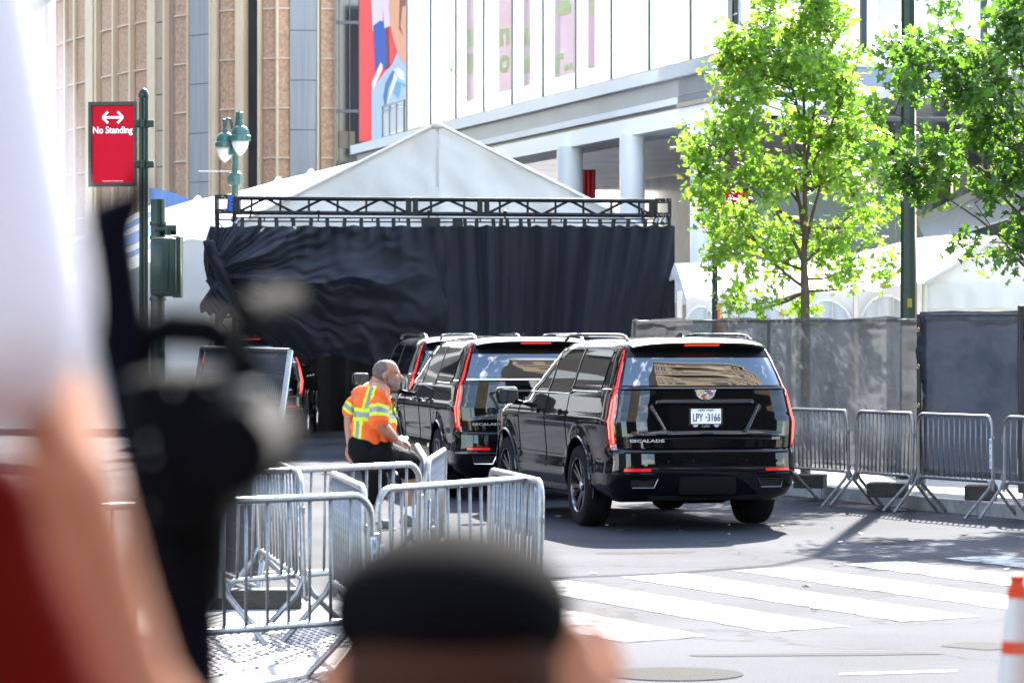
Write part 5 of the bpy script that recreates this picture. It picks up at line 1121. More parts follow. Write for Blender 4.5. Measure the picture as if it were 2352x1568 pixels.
def tree(label, D, trunk, lims, clusters, per, lsz, lm, seed, cr=.30, depth=1.3, shade=None):
    r = random.Random(seed); base = P(trunk[0][0], 762, D); base.z = 0; t = thing('street_tree', label, 'tree', base)
    W3 = lambda x, y, dy=0: P(x, y, D) + Vector((0, dy, 0)) - base
    m = MB(); k_ = D / F
    pts = [Vector((0, 0, .1))] + [W3(x, y) for x, y, w in trunk]; m.tube(pts, [trunk[0][2] * k_ * .6] + [w * k_ / 2 for x, y, w in trunk], 10)
    m.build('trunk', M_brk2, t, smooth=True)
    m = MB(); ends = []
    for (bx0, by0, bx1, by1, w, bend) in lims:
        dy = r.uniform(-.5, .5) * depth; a = W3(bx0, by0); b_ = W3(bx1, by1, dy); pts = []
        for i in range(9):
            u = i / 8; q = a.lerp(b_, u); q.z += bend * k_ * math.sin(math.pi * u) ; q.x += r.uniform(-3, 3) * k_; pts.append(q)
        m.tube(pts, [w * k_ / 2 * (1 - .8 * i / 8) for i in range(9)], 6); ends += pts[2:]
    V = []; Fc = []; allc = []
    for (cx, cy, rx, ry, dens) in clusters:
        dyc = r.uniform(-.55, .55) * depth; n = int(dens * per)
        cen = W3(cx, cy, dyc)
        e = min(ends, key=lambda q: (q - cen).length + (.5 if q.z > cen.z else 0)); mid = e.lerp(cen, .5) + Vector((r.uniform(-.08, .08), r.uniform(-.1, .1), r.uniform(-.02, .12)))
        m.tube([e, mid, cen], [.010, .007, .004], 5)
        for i in range(max(2, n // 26)):
            tip = cen + Vector((r.gauss(0, rx * .55) * k_, r.gauss(0, .25), r.gauss(0, ry * .55) * k_)); m.tube([mid.lerp(cen, r.random()), tip], [.005, .0025], 4)
            for j in range(26):
                q = tip + Vector((r.gauss(0, .11), r.gauss(0, .11), r.gauss(-.03, .10))) * (cr / .3); add_leaf(V, Fc, q, lsz * r.uniform(.55, 1.15), r)
    m.build('branches', M_brk2, t, smooth=True)
    me = bpy.data.meshes.new('crown'); me.from_pydata(V, [], Fc); me.materials.append(lm); put('crown', me, t); return t
rt_ = random.Random(11)
# sunlit tree: outline sampled from the photograph (left edge, right edge at each height)
out = [(-60, 1760, 1930), (0, 1742, 1965), (60, 1725, 1988), (95, 1660, 1990), (150, 1655, 1992), (200, 1700, 2000), (240, 1642, 2010), (285, 1640, 2030), (310, 1572, 2040), (350, 1580, 2060), (400, 1625, 2070), (430, 1592, 2070), (480, 1612, 2066), (530, 1640, 2062), (560, 1668, 2060), (590, 1760, 2030), (625, 1750, 1960)]
cl = []
for i in range(172):
    k = rt_.random() ** .9 * (len(out) - 1.01); j = int(k); f = k - j; y = out[j][0] + (out[j + 1][0] - out[j][0]) * f; a = out[j][1] + (out[j + 1][1] - out[j][1]) * f; b = out[j][2] + (out[j + 1][2] - out[j][2]) * f
    x = a + 20 + (b - a - 40) * rt_.random()
    if noise.noise(Vector((x * .011, y * .011, 4.4))) < -.10 and rt_.random() < .88: continue
    if y > 560 and rt_.random() < .45: continue
    cl.append((x, y, 17, 15, 1.0 if y < 520 else .6))
for y, a, b in out[:14]: cl += [(a + 14, y, 10, 11, .8), (a + 26, y + 14, 12, 10, .8)]
cl += [(1628, 598, 12, 10, .9), (1645, 590, 8, 8, .5), (1725, 590, 10, 14, .3), (1722, 625, 12, 8, .3), (1778, 640, 9, 5, .25), (1686, 700, 9, 6, .2), (1740, 705, 10, 8, .3), (1846, 690, 9, 10, .5), (1862, 700, 8, 10, .3), (2010, 640, 12, 6, .2), (2038, 600, 8, 8, .25), (1925, 640, 20, 10, .3), (1945, 600, 16, 12, .4), (1700, 655, 8, 4, .15)]
lims = [(1848, 660, 1690, 500, 9, -18), (1848, 620, 1760, 560, 9, -10), (1846, 600, 1740, 400, 10, 5), (1850, 560, 1800, 250, 11, 10), (1850, 560, 1930, 300, 10, 8), (1850, 600, 1990, 440, 9, -8), (1852, 640, 1960, 600, 8, -16), (1852, 668, 2045, 610, 7, -20), (1845, 672, 1690, 712, 8, -14), (1845, 672, 1650, 690, 6, -16), (1846, 520, 1640, 330, 9, -20), (1846, 480, 1680, 210, 8, -10), (1848, 400, 1900, 60, 9, 4), (1848, 420, 1960, 160, 8, -6), (1848, 320, 1780, 20, 8, 5), (1850, 440, 2040, 330, 8, -10), (1848, 520, 2040, 500, 7, -12), (1846, 540, 1640, 450, 7, -14)]
tree('sunlit yellow-green street tree with a slender trunk behind the grey fence', 45.5, [(1850, 735, 21), (1849, 660, 20), (1846, 600, 15), (1850, 500, 12), (1848, 380, 9), (1846, 220, 6), (1850, 60, 3)], lims, cl, 78, .118, M_lf1, 3)
# darker tree leaning in from the right
out = [(-60, 2130, 2480), (0, 2150, 2500), (50, 2170, 2500), (110, 2060, 2500), (150, 2075, 2500), (200, 2000, 2500), (250, 1985, 2500), (300, 2010, 2500), (345, 2070, 2500), (385, 2040, 2500), (430, 2120, 2500), (480, 2150, 2500), (520, 2210, 2500), (560, 2260, 2500)]
cl = []
for i in range(205):
    k = rt_.random() * (len(out) - 1.01); j = int(k); f = k - j; y = out[j][0] + (out[j + 1][0] - out[j][0]) * f; a = out[j][1] + (out[j + 1][1] - out[j][1]) * f
    x = a + 20 + (2480 - a) * rt_.random() ** .9
    if noise.noise(Vector((x * .010, y * .012, 9.1))) < -.05 and rt_.random() < .85: continue
    if y < 100 and 2110 < x < 2290 and rt_.random() < .75: continue
    if y > 420 and x < 2300 and rt_.random() < .4: continue
    cl.append((x, y, 16, 13, .75))
cl += [(2060, 110, 14, 12, .9), (2090, 150, 16, 12, .9), (2100, 95, 12, 10, .5), (2150, 20, 10, 14, .5), (2180, 60, 10, 14, .6), (2210, 110, 12, 12, .6), (2000, 250, 12, 8, .5), (2060, 200, 14, 10, .6), (1990, 360, 14, 8, .5), (2050, 400, 18, 10, .8), (2100, 440, 20, 8, .6), (2080, 390, 16, 10, .6), (2200, 560, 12, 6, .25), (2270, 595, 10, 6, .2)]
lims = [(2420, 660, 2230, 470, 9, -22), (2420, 660, 2300, 540, 10, -6), (2400, 620, 2080, 400, 8, 10), (2400, 560, 2150, 300, 9, 10), (2400, 500, 2010, 230, 8, 12), (2400, 400, 2080, 120, 8, -10), (2400, 360, 2170, 30, 8, 0), (2410, 400, 2330, 0, 10, 0), (2400, 300, 2260, 120, 7, 0), (2390, 640, 2310, 560, 7, -4)]
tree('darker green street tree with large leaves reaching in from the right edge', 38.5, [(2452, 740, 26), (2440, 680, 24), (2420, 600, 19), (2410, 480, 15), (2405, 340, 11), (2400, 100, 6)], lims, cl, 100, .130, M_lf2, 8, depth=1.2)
# ================================================================== people
M_skin = mat('skin', (.27, .115, .065), .5, var=.12, vscale=12); M_skin.node_tree.nodes['Principled BSDF'].inputs['Subsurface Weight'].default_value = .15
M_skin.node_tree.nodes['Principled BSDF'].inputs['Subsurface Radius'].default_value = (.02, .008, .004)
M_org = mat('orange_shirt', (.60, .085, .008), .85, bump=.35, bscale=14); M_ylw = mat('lime_tape', (.42, .55, .008), .7); M_slvt = mat('grey_reflective_tape', (.17, .175, .19), .4)
M_short = mat('black_shorts', (.004, .004, .005), .9, 0, .1, bump=.6, bscale=12)
M_hair = mat('grey_brown_hair', (.09, .072, .06), .85, bump=.8, bscale=90, var=.4, vscale=40); M_beard = mat('grey_beard', (.17, .14, .12), .9, bump=.8, bscale=120, var=.3, vscale=60)
def hand(m, w, fd, pn, s=1.0, curl=.5):           # w wrist, fd finger direction, pn palm normal
    w = Vector(w); fd = Vector(fd).normalized(); pn = (Vector(pn) - fd * Vector(pn).dot(fd)).normalized(); sd_ = fd.cross(pn)
    for k in range(4): m.cap(w + sd_ * (k - 1.5) * .012 * s, w + fd * .085 * s + sd_ * (k - 1.5) * .021 * s, .014 * s, .0125 * s, 8)
    for k, L_ in enumerate((.066, .078, .073, .056)):
        b = w + fd * .09 * s + sd_ * (k - 1.5) * .021 * s; a = curl * .5; d1 = (fd * math.cos(a) + pn * math.sin(a)); a2 = curl * 1.4; d2 = (fd * math.cos(a2) + pn * math.sin(a2)); a3 = curl * 2.1; d3 = (fd * math.cos(a3) + pn * math.sin(a3))
        p1 = b + d1 * L_ * .5 * s; p2 = p1 + d2 * L_ * .3 * s; p3 = p2 + d3 * L_ * .24 * s; m.cap(b, p1, .0098 * s, .0090 * s, 8); m.cap(p1, p2, .0090 * s, .0083 * s, 8); m.cap(p2, p3, .0083 * s, .0072 * s, 8)
    b = w + fd * .03 * s - sd_ * .03 * s; e = b + (fd * .6 - sd_ * .7 + pn * .25).normalized() * .045 * s; m.cap(b, e, .015 * s, .012 * s, 8); m.cap(e, e + (fd * .9 - sd_ * .25 + pn * .3).normalized() * .035 * s, .012 * s, .009 * s, 8)
K = 325; WX = (850 - 1176) / K
def q3(x, y, d=0.0): return Vector(((x - 850) / K, d, 2.0 - (y - 762) / K))
wk = thing('person', 'man in an orange high-visibility shirt and black shorts perched on a barrier, looking down', 'person', (WX, 24.75, 0))
hd = q3(888, 860, -.02)
m = MB()
# head: cranium, face, jaw, nose, brow, ears (facing picture right, tipped down)
m.ell(hd + Vector((-.008, 0, .022)), (.092, .073, .082), 20); m.ell(hd + Vector((.022, 0, -.030)), (.070, .060, .078), 18); m.ell(hd + Vector((.045, 0, -.078)), (.042, .044, .034), 14)
m.ell(hd + Vector((.066, 0, .014)), (.026, .048, .016), 12); m.cap(hd + Vector((.082, 0, .002)), hd + Vector((.108, 0, -.030)), .010, .0135, 10); m.ell(hd + Vector((.100, 0, -.036)), (.013, .017, .010), 10)
m.ell(hd + Vector((.080, 0, -.060)), (.014, .024, .007), 10); m.ell(hd + Vector((.078, 0, -.071)), (.013, .021, .007), 10)
for s in (-1, 1):
    m.ell(hd + Vector((.060, s * .034, -.026)), (.022, .022, .016), 10)
    m.ell(hd + Vector((-.012, s * .074, -.012)), (.020, .010, .033), 12, (0, .15, 0)); m.ell(hd + Vector((-.006, s * .078, .006)), (.016, .008, .014), 10)
m.cap(q3(872, 870, -.01), q3(858, 902, .02), .058, .072, 16)
m.cap(q3(872, 900, -.10), q3(846, 900, .13), .075, .07, 16); m.cap(q3(850, 930, .02), q3(851, 1000, .01), .12, .12, 20); m.cap(q3(849, 1025, .0), q3(856, 1025, .06), .11, .11, 18)
R_sh, R_el, R_wr = q3(874, 905, -.15), q3(872, 972, -.23), q3(906, 1005, -.10)
L_sh, L_el, L_wr = q3(822, 905, .13), q3(799, 955, .16), q3(801, 1020, .05)
m.cap(R_sh, R_el, .056, .046, 14); m.cap(R_el, R_el.lerp(R_wr, .35), .046, .046, 14); m.cap(R_el.lerp(R_wr, .35), R_wr, .046, .029, 14); m.cap(L_sh, L_el, .054, .044, 14); m.cap(L_el, L_el.lerp(L_wr, .4), .043, .042, 14); m.cap(L_el.lerp(L_wr, .4), L_wr, .042, .028, 14)
hand(m, R_wr, (.8, .25, -.32), (-.2, .3, -.9), 1.0, .75); hand(m, L_wr, (.05, -.25, -1), (.6, .5, 0), 1.0, .5)
R_hip, R_kn, R_an = q3(868, 1038, -.05), q3(938, 1066, .30), q3(938, 1182, .33); L_hip, L_kn, L_an = q3(848, 1045, .10), q3(856, 1110, .38), q3(845, 1190, .42)
for h, k, a in ((R_hip, R_kn, R_an), (L_hip, L_kn, L_an)):
    m.cap(h, k, .070, .058, 16); m.cap(k, k.lerp(a, .33) + Vector((-.012, .015, 0)), .055, .056, 14); m.cap(k.lerp(a, .33) + Vector((-.012, .015, 0)), a, .055, .036, 14); m.cap(a, a + Vector((.0, -.0, -.05)), .037, .040, 12); m.cap(a + Vector((-.02, -.01, -.06)), a + Vector((.11, .09, -.075)), .036, .030, 12)
blob('body', m, M_skin, wk, .0075, 3, .5)
for s in (-1, 1):
    m = MB(); m.ell(hd + Vector((.068, s * .030, -.004)), (.012, .012, .009), 12); m.build('eye', mat('eye', (.55, .52, .48), .2), wk, smooth='all')
    m = MB(); m.cap(hd + Vector((.078, s * .018, .016)), hd + Vector((.066, s * .046, .016)), .006, .004, 8); m.build('eyebrow', M_hair, wk, smooth='all')
# hair: close-cropped sides and back, bald crown
m = MB(); c = hd + Vector((-.010, 0, .020))
def hf(u, v):
    a = R(84) + u * R(192); e = R(-40) + v * (R(86) - R(24) * math.cos(a)); rr = 1.012
    return c + Vector((.092 * rr * math.cos(e) * math.cos(a), .073 * rr * math.cos(e) * math.sin(a), .083 * rr * math.sin(e)))
m.grid(hf, 30, 12); sol('hair', m, M_hair, wk, .006)
m = MB(); m.ell(hd + Vector((.040, 0, -.074)), (.050, .053, .034), 18); m.ell(hd + Vector((.066, 0, -.092)), (.022, .036, .022), 14)
for s in (-1, 1): m.cap(hd + Vector((.012, s * .052, -.020)), hd + Vector((.035, s * .046, -.066)), .020, .026, 10)
m.ell(hd + Vector((.083, 0, -.052)), (.012, .028, .006), 10); blob('beard', m, M_beard, wk, .006, 3, .5)
# shirt
m = MB(); m.cap(q3(866, 893, .01), q3(858, 912, .02), .066, .09, 18); m.cap(q3(870, 912, -.11), q3(838, 910, .13), 0.080, .078, 18); m.cap(q3(856, 925, .02), q3(852, 1006, .01), .138, .148, 24); m.ell(q3(872, 975, .06), (.12, .13, .18), 20); m.cap(q3(852, 1000, .01), q3(852, 1018, .02), .160, .150, 20)
m.cap(R_sh + Vector((-.01, .01, .0)), R_sh.lerp(R_el, .86), .068, .075, 18); m.cap(L_sh + Vector((.01, -.01, 0)), L_sh.lerp(L_el, .80), .064, .067, 18)
me = m.mesh('shirt', M_org); me = evalmesh(me, [('REMESH', dict(mode='VOXEL', voxel_size=.0085, use_smooth_shade=True)), ('SMOOTH', dict(factor=.5, iterations=5))])
me.materials.clear(); [me.materials.append(x) for x in (M_org, M_ylw, M_slvt)]; me.name = 'shirt'
for v in me.vertices:                             # cloth folds
    n_ = noise.noise(Vector((v.co.x * 7, v.co.y * 7, v.co.z * 4))) * .020 + .010 * math.sin(v.co.z * 24 + v.co.x * 45 + 6 * noise.noise(v.co * 6)); v.co += v.normal * n_
def seg_t(p, a, b): d = b - a; t = (p - a).dot(d) / d.length_squared; return t, (p - (a + d * max(0, min(1, t)))).length
def band(t, c_, w, wg): d = abs(t - c_); return 2 if d < wg else (1 if d < w else 0)
for f in me.polygons:
    p = f.center; k = 0; tr_, dr = seg_t(p, R_sh, R_el); tl_, dl = seg_t(p, L_sh, L_el)
    if dr < .10 and tr_ > .22 and p.y < -.075 : k = band(tr_, .62, .19, .085)
    elif dl < .10 and tl_ > .28 and p.x < -.125: k = band(tl_, .66, .21, .095)
    else:
        zc_ = q3(0, 953).z - .0 + .10 * (p.x) * -.6; k = band(p.z, zc_, .046, .020)
        if k == 0:                                # braces over the shoulders, then down the back
            back = p.y < .16
            for x0_, sl in ((-.045, .30),):
                xc = x0_ + (p.z - zc_) * sl if p.z > zc_ else -.085 + (zc_ - p.z) * -.06
                k = k or band(p.x, xc, .031, .013)
            if p.x > .10: k = k or band(p.y, .06 + .0 * p.z, .031, .013)
    f.material_index = k
put('shirt', me, wk)
m = MB(); ra = [q3(872, 866 + 22, -.0) + Vector((.062 * math.cos(R(t)), .060 * math.sin(R(t)), .006 + .022 * -math.cos(R(t)))) for t in range(0, 361, 24)]; m.tube(ra, .008, 6); m.build('collar', mat('orange_collar', (.75, .12, .02), .8), wk, smooth='all')
# shorts
m = MB(); m.cap(q3(846, 1030, .0), q3(858, 1038, .10), .155, .155, 20); m.cap(q3(850, 1045, .03), q3(885, 1058, .16), .11, .10, 18); m.cap(q3(852, 1012, .01), q3(852, 1035, .02), .146, .150, 20)
m.cap(R_hip, R_kn + Vector((-.01, -.01, .005)), .108, .088, 18); m.cap(L_hip, L_kn + Vector((0, 0, -.0)), .108, .090, 18); m.cap(R_kn + Vector((-.01, -.01, 0)), R_kn + Vector((-.01, -.01, -.05)), .084, .080, 14); m.cap(L_kn, L_kn + Vector((-.005, .01, -.10)), .088, .086, 14)
me = m.mesh('shorts', M_short); me = evalmesh(me, [('REMESH', dict(mode='VOXEL', voxel_size=.009, use_smooth_shade=True)), ('SMOOTH', dict(factor=.5, iterations=5))]); me.materials.clear(); me.materials.append(M_short); me.name = 'shorts'
for v in me.vertices: v.co += v.normal * (noise.noise(Vector((v.co.x * 9, v.co.y * 5, v.co.z * 14))) * .016)
put('shorts', me, wk)
for a in (R_an, L_an):
    m = MB(); m.cap(a + Vector((0, 0, .03)), a + Vector((0, 0, -.04)), .042, .045, 14); so_ = m.build('sock', mat('white_sock', (.70, .70, .72), .9), wk, smooth='all')
    m = MB(); m.cap(a + Vector((-.035, -.02, -.072)), a + Vector((.13, .10, -.082)), .046, .038, 14); m.cap(a + Vector((-.01, -.005, -.05)), a + Vector((.05, .04, -.062)), .047, .042, 14); me_ = m
    blob('shoe', m, mat('grey_shoe', (.10, .10, .095), .8), wk, .009, 4); m = MB(); m.prism([a + Vector((x, y, -.125)) for x, y in ((-.085, -.03), (-.05, -.085), (.12, .04), (.175, .10), (.16, .15), (.08, .13))], (0, 0, .016)); m.build('sole', mat('pale_sole', (.42, .41, .36), .7), wk)
pp_ = thing('paper', 'crumpled white paper held in the worker\'s right hand', 'paper', (WX, 24.75, 0)); 
m = MB()
for i in range(5): m.ell(q3(912 + i * 4.5, 1008 + (i % 2) * 5, -.03 + .01 * i), (.026, .022, .017), 10, (i, i * .7, 0))
blob('sheet', m, mat('paper_white', (.82, .82, .84), .7), pp_, .007, 1, .3)

# --- blurred onlookers close to the camera
M_capb = mat('black_cap', (.003, .003, .0035), .95, 0, .02); M_skin2 = mat('skin_light', (.36, .15, .085), .8, 0, .1); M_dred = mat('dark_red_cloth', (.07, .003, .001), .95, 0, .02); M_wcl = mat('white_cloth', (.66, .63, .68), .9, 0, .1); M_tan = mat('tan_cloth', (.42, .30, .20), .9)
def N(x, y, D): return P(x, y, D)
D = 2.25; k = D / F
p1 = thing('person', 'out-of-focus person in a black cap seen from behind at the bottom centre', 'person', (N(1035, 0, D).x, D, 0)); o = p1.location.copy()
Pn = lambda x, y, dy=0: N(x, y, D) + Vector((0, dy, 0)) - o
hc = Pn(1035, 1560, .02); m = MB(); m.ell(hc + Vector((0, 0, -.04)), (.072, .092, .100), 20); m.ell(hc + Vector((0, .06, -.06)), (.055, .05, .06), 14); m.cap(hc + Vector((0, 0, -.08)), hc + Vector((0, -.02, -.20)), .055, .062, 14)
m.ell(hc + Vector((-.078, .0, -.012)), (.010, .020, .034), 10); m.ell(hc + Vector((.078, .0, -.012)), (.010, .020, .034), 10); m.cap(hc + Vector((0, .085, -.03)), hc + Vector((0, .115, -.05)), .011, .013, 8)
zs = hc.z - .24
for s in (-1, 1):
    sh = Vector((s * .19, -.02, zs)); m.cap(Vector((0, -.02, zs + .02)), sh, .07, .06)
m.cap((0, -.02, zs - .08), (0, -.02, 1.0), .15, .15, 20)
for s in (-1, 1): m.cap((s * .09, -.02, .95), (s * .10, -.02, .50), .085, .058); m.cap((s * .10, -.02, .50), (s * .10, -.02, .10), .056, .04); m.cap((s * .10, -.03, .05), (s * .11, .14, .04), .04, .035)
sh = Vector((-.19, -.02, zs)); m.cap(sh, (-.23, .0, zs - .29), .05, .042); m.cap((-.23, 0, zs - .29), (-.20, .10, zs - .52), .04, .03); hand(m, (-.20, .10, zs - .52), (.0, .2, -1), (1, 0, 0))
sh = Vector((.19, -.02, zs)); el = Vector((.21, .05, zs - .25)); wr = Pn(1330, 1770, .0); m.cap(sh, el, .05, .042); m.cap(el, wr, .042, .03); hand(m, wr, (-.30, .1, .95), (-.5, .6, 0), 1.0, 2.2)
blob('body', m, M_skin2, p1, .009, 4)
m = MB()
m.ell(hc + Vector((0, 0, .042)), (.082, .103, .056), 24); m.ell(hc + Vector((0, .02, .040)), (.070, .08, .048), 20); m.prism([(.078 * math.cos(R(t)) + hc.x, .10 * math.sin(R(t)) + hc.y, hc.z + .028) for t in range(0, 360, 20)], (0, 0, .03)); m.prism([(hc.x + x, hc.y + y, hc.z + .02) for x, y in ((-.065, .07), (-.05, .15), (0, .17), (.05, .15), (.065, .07))], (0, 0, .008))
blob('cap', m, M_capb, p1, .007, 5)
m = MB(); m.cap(hc + Vector((0, -.032, .0)), hc + Vector((0, -.038, -.05)), .072, .064, 18); blob('hair', m, mat('dark_hair', (.035, .016, .010), .95, 0, .05), p1, .008, 3)
m = MB(); m.cap((0, -.02, zs - .06), (0, -.02, 1.0), .175, .17, 20); m.cap((-.17, -.02, zs), (.17, -.02, zs), .075, .075, 16); m.cap((-.19, -.02, zs), (-.215, -.01, zs - .16), .066, .062); m.cap((.19, -.02, zs), (.20, .02, zs - .15), .066, .062); blob('shirt', m, M_tan, p1, .012, 5)
m = MB(); m.cap((0, -.02, 1.02), (0, -.02, .93), .17, .17, 20)
for s in (-1, 1): m.cap((s * .09, -.02, .95), (s * .10, -.02, .50), .105, .080); m.cap((s * .10, -.02, .50), (s * .10, -.02, .12), .078, .065)
blob('trousers', m, mat('dark_trousers', (.02, .022, .03), .9), p1, .012, 5)
# left onlooker: raised arm in a red sleeve holding up a folded white cloth
D = 1.55; k = D / F
p2 = thing('person', 'out-of-focus person in dark red with one bare arm raised at the left edge', 'person', (-.62, D, 0)); o = p2.location.copy()
Pq = lambda x, y, dy=0: N(x, y, D) + Vector((0, dy, 0)) - o
wr = Pq(165, 1120, .0); el = Pq(285, 1760, .02); m = MB(); m.cap(wr, wr.lerp(el, .55), .022, .026, 12); m.cap(wr.lerp(el, .55), el, .027, .034, 12); sh = Vector((.20, .0, 1.50)); m.cap(el, sh, .042, .055, 12); hand(m, wr, (-.25, .0, 1), (-1, .2, 0), .9, 1.2)
m.ell((0, .02, 1.68), (.078, .10, .12), 18); m.cap((0, 0, 1.60), (0, 0, 1.50), .055, .06); m.cap((-.17, 0, 1.44), (.17, 0, 1.44), .07, .07); m.cap((0, 0, 1.36), (0, 0, .98), .14, .15, 18); m.ell((0, .125, 1.67), (.013, .018, .02), 8)
m.cap((-.19, 0, 1.42), (-.25, .02, 1.12), .05, .04); m.cap((-.25, .02, 1.12), (-.20, .16, .92), .04, .028); hand(m, (-.20, .16, .92), (.1, .4, -.8), (1, 0, 0))
for s in (-1, 1): m.cap((s * .09, 0, .95), (s * .10, 0, .50), .085, .058); m.cap((s * .10, 0, .50), (s * .10, 0, .10), .056, .04); m.cap((s * .10, 0, .05), (s * .11, .16, .04), .04, .035)
blob('body', m, M_skin2, p2, .009, 4)
m = MB(); m.cap((-.17, 0, 1.43), (.17, 0, 1.43), .085, .085, 16); m.cap((0, 0, 1.36), (0, 0, .98), .165, .165, 18); m.cap((-.19, 0, 1.42), (-.23, .01, 1.24), .066, .06); m.cap(sh, sh.lerp(el, .25), .070, .062); blob('shirt', m, M_dred, p2, .012, 4)
m = MB(); m.cap((0, 0, 1.02), (0, 0, .93), .16, .16, 20)
for s in (-1, 1): m.cap((s * .09, 0, .95), (s * .10, 0, .50), .105, .080); m.cap((s * .10, 0, .50), (s * .10, 0, .12), .078, .065)
blob('trousers', m, mat('blue_trousers', (.04, .06, .12), .9), p2, .012, 4)
m = MB(); m.ell((0, .0, 1.725), (.086, .108, .085), 18); blob('hair', m, mat('brown_hair', (.05, .03, .02), .9), p2, .01, 3)
# dark red bag strap/flag mass and white cloth near the left edge
m = MB(); Q = lambda x, y, dd: N(x, y, dd)
m.cap(Q(-420, 1900, 1.35), Q(-60, 1180, 1.38), .10, .030, 16); m.cap(Q(40, 1900, 1.36), Q(0, 1260, 1.38), .060, .022, 14); m.cap(Q(-420, 1900, 1.35), Q(160, 1900, 1.36), .05, .035, 14); m.cap(Q(-300, 2300, 1.36), (-.32, 1.42, 1.15), .08, .02)
blob('red_flag', m, M_dred, None, .01, 5, label='out-of-focus dark red cloth bundle at the lower left corner', cat='cloth')
m = MB(); m.cap(Q(-460, -700, 1.5), Q(-60, 720, 1.5), .080, .052, 20); m.cap(Q(-600, -500, 1.5), Q(-400, 700, 1.5), .080, .054, 20)
blob('white_cloth', m, M_wcl, None, .009, 5, label='out-of-focus white cloth held up at the left edge', cat='cloth')
# video camera on a tripod
D = 2.35
vc = thing('video_camera', 'out-of-focus black video camera with top handle and microphone at the left', 'video camera', (N(420, 0, D).x, D, 0)); o = vc.location.copy()
Pv = lambda x, y, dy=0: N(x, y, D) + Vector((0, dy, 0)) - o
M_cam = mat('camera_black', (.002, .002, .0025), .9, 0, .05); M_camg = mat('camera_metal', (.34, .33, .30), .42, .7, .2)
a, b = Pv(325, 1200), Pv(550, 850); m = MB(); m.box((a.x, -.10, a.z), (b.x, .10, b.z), .012); m.box((Pv(290, 0).x, -.05, Pv(0, 1010).z), (Pv(350, 0).x, .06, Pv(0, 860).z), .01); m.build('body', M_cam, vc, smooth=30)
c = Pv(556, 1025); m = MB(); m.lathe([(.020, -.13), (.0285, -.128), (.030, -.10), (.027, -.06), (.027, .10), (.031, .11), (.031, .16), (.01, .16)], n=28, M=Matrix.Translation(c) @ Matrix.Rotation(R(-90), 4, 'X')); m.build('eyecup', M_cam, vc, smooth=True)
m = MB(); m.tube([Pv(315, 900), Pv(325, 780), Pv(390, 752), Pv(480, 758), Pv(545, 800), Pv(570, 880)], [.014, .015, .014, .014, .013, .014], 10); m.build('handle', M_cam, vc, smooth=True)
m = MB(); m.tube([Pv(530, 800), Pv(590, 725), Pv(640, 695)], .009, 8); m.tube([Pv(575, 720, -.05), Pv(655, 690, .07)], .011, 10); m.build('microphone', mat('foam_black', (.006, .006, .006), 1, 0, .05), vc, smooth=True)
m = MB(); m.tube([Pv(330, 400), Pv(312, 455), Pv(262, 498), Pv(248, 560), Pv(280, 760), Pv(318, 960), Pv(385, 1200), Pv(430, 1420), Pv(440, 1700)], [.004, .008, .018, .020, .019, .018, .020, .022, .022], 10); m.tube([Pv(250, 500), Pv(215, 500)], .008, 8); m.build('strap', mat('strap_black', (.003, .003, .006), .95, 0, .02), vc, smooth=True)
for i, (x, y, r_) in enumerate(((640, 655, 6), (470, 855, 5), (440, 885, 5), (520, 880, 5), (610, 885, 8), (385, 1000, 6), (392, 1035, 5), (385, 1150, 4), (348, 868, 4), (580, 800, 4))):
    m = MB(); m.ell(Pv(x, y, -.125), r_ / 3400 * .9, 12); m.build('metal_fitting', M_camg, vc, smooth='all')
m = MB(); m.box((Pv(560, 0).x, -.12, Pv(0, 925).z), (Pv(630, 0).x, -.10, Pv(0, 880).z), .004); m.build('fitting_plate', mat('camera_grey', (.03, .03, .03), .9, 0), vc)
hdp = Pv(420, 1190); m = MB(); m.lathe([(.03, hdp.z - .06), (.035, hdp.z)], (0, 0, 0), 16); m.tube([(0, 0, hdp.z), (0, 0, 1.15)], .018, 10); m.build('tripod_column', M_cam, vc, smooth=True)
for k in range(3): a = R(90 + 120 * k); m = MB(); m.tube([(0, 0, 1.5), (.45 * math.cos(a), .45 * math.sin(a), .01)], .013, 8); m.build('tripod_leg', M_cam, vc, smooth=True)
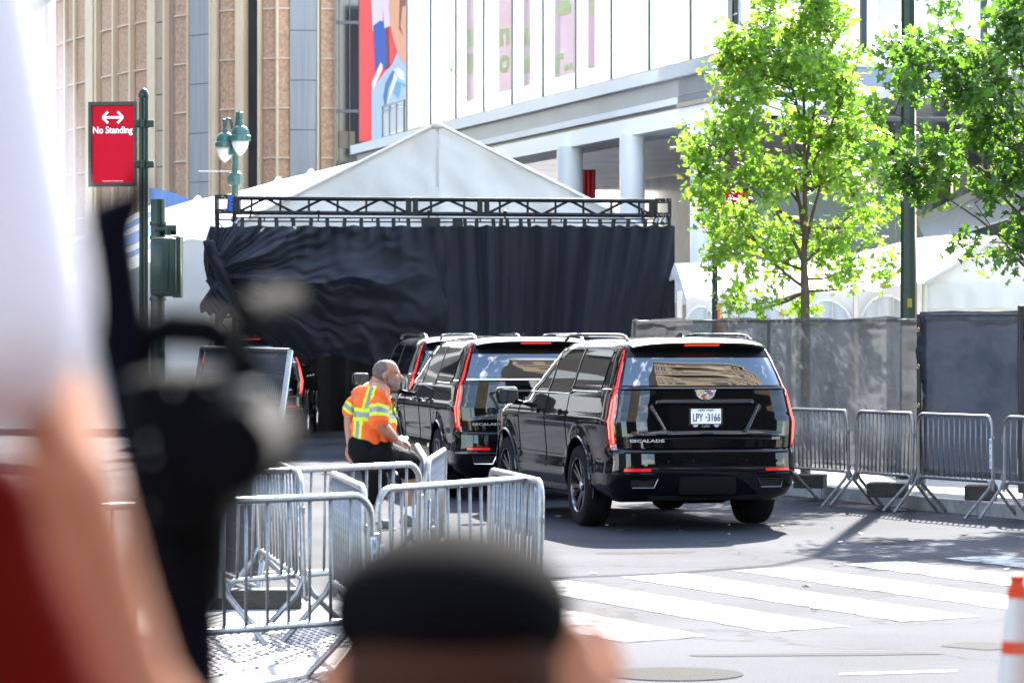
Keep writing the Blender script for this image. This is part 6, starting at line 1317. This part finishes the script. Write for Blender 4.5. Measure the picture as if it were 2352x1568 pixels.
# arm at the right edge
D = 1.0
p3 = thing('person', 'strongly blurred bare arm and shoulder of a person at the right edge', 'person', (.52, D, 0)); o = p3.location.copy(); Pr_ = lambda x, y, dy=0: N(x, y, D) + Vector((0, dy, 0)) - o
m = MB(); el = Pr_(2560, 2100); wr = Pr_(2640, 960); m.cap(wr, el, .024, .036, 12); sh = Vector((-.17, .02, 1.44)); m.cap(el, sh, .042, .055); hand(m, wr, (.25, 0, 1), (1, .2, 0), 1, .8)
m.ell((0, .02, 1.68), (.078, .10, .12), 18); m.cap((0, 0, 1.60), (0, 0, 1.50), .055, .06); m.cap((-.17, 0, 1.44), (.17, 0, 1.44), .07, .07); m.cap((0, 0, 1.36), (0, 0, .98), .14, .15, 18); m.cap((.19, 0, 1.42), (.25, .02, 1.12), .05, .04); m.cap((.25, .02, 1.12), (.20, .16, .92), .04, .028); hand(m, (.20, .16, .92), (.1, .4, -.8), (-1, 0, 0)); m.ell((0, .125, 1.67), (.013, .018, .02), 8)
for s in (-1, 1): m.cap((s * .09, 0, .95), (s * .10, 0, .50), .085, .058); m.cap((s * .10, 0, .50), (s * .10, 0, .10), .056, .04); m.cap((s * .10, 0, .05), (s * .11, .16, .04), .04, .035)
blob('body', m, M_skin2, p3, .01, 4)
m = MB(); m.cap((-.17, 0, 1.43), (.17, 0, 1.43), .085, .085, 16); m.cap((0, 0, 1.36), (0, 0, .93), .165, .165, 18); blob('shirt', m, M_tan, p3, .012, 4)
m = MB()
for s in (-1, 1): m.cap((s * .09, 0, .95), (s * .10, 0, .50), .105, .080); m.cap((s * .10, 0, .50), (s * .10, 0, .12), .078, .065)
blob('trousers', m, mat('grey_trousers', (.06, .06, .065), .9), p3, .012, 4)
# lamp head out of focus in the top left corner
m = MB(); c = P(40, 8, 14); m.ell(c, (.10, .08, .045), 16); m.cap(c + Vector((.06, 0, -.01)), c + Vector((.16, 0, .045)), .03, .015); m.tube([c, c + Vector((-.6, 0, .25))], .02, 8); m.tube([c + Vector((-.6, 0, .25)), (c.x - .6, 14, 0)], .05, 10); m.build('street_lamp', mat('grey_lamp', (.18, .17, .18), .5), smooth=True, label='grey street lamp head poking in at the top left corner', cat='lamp post')
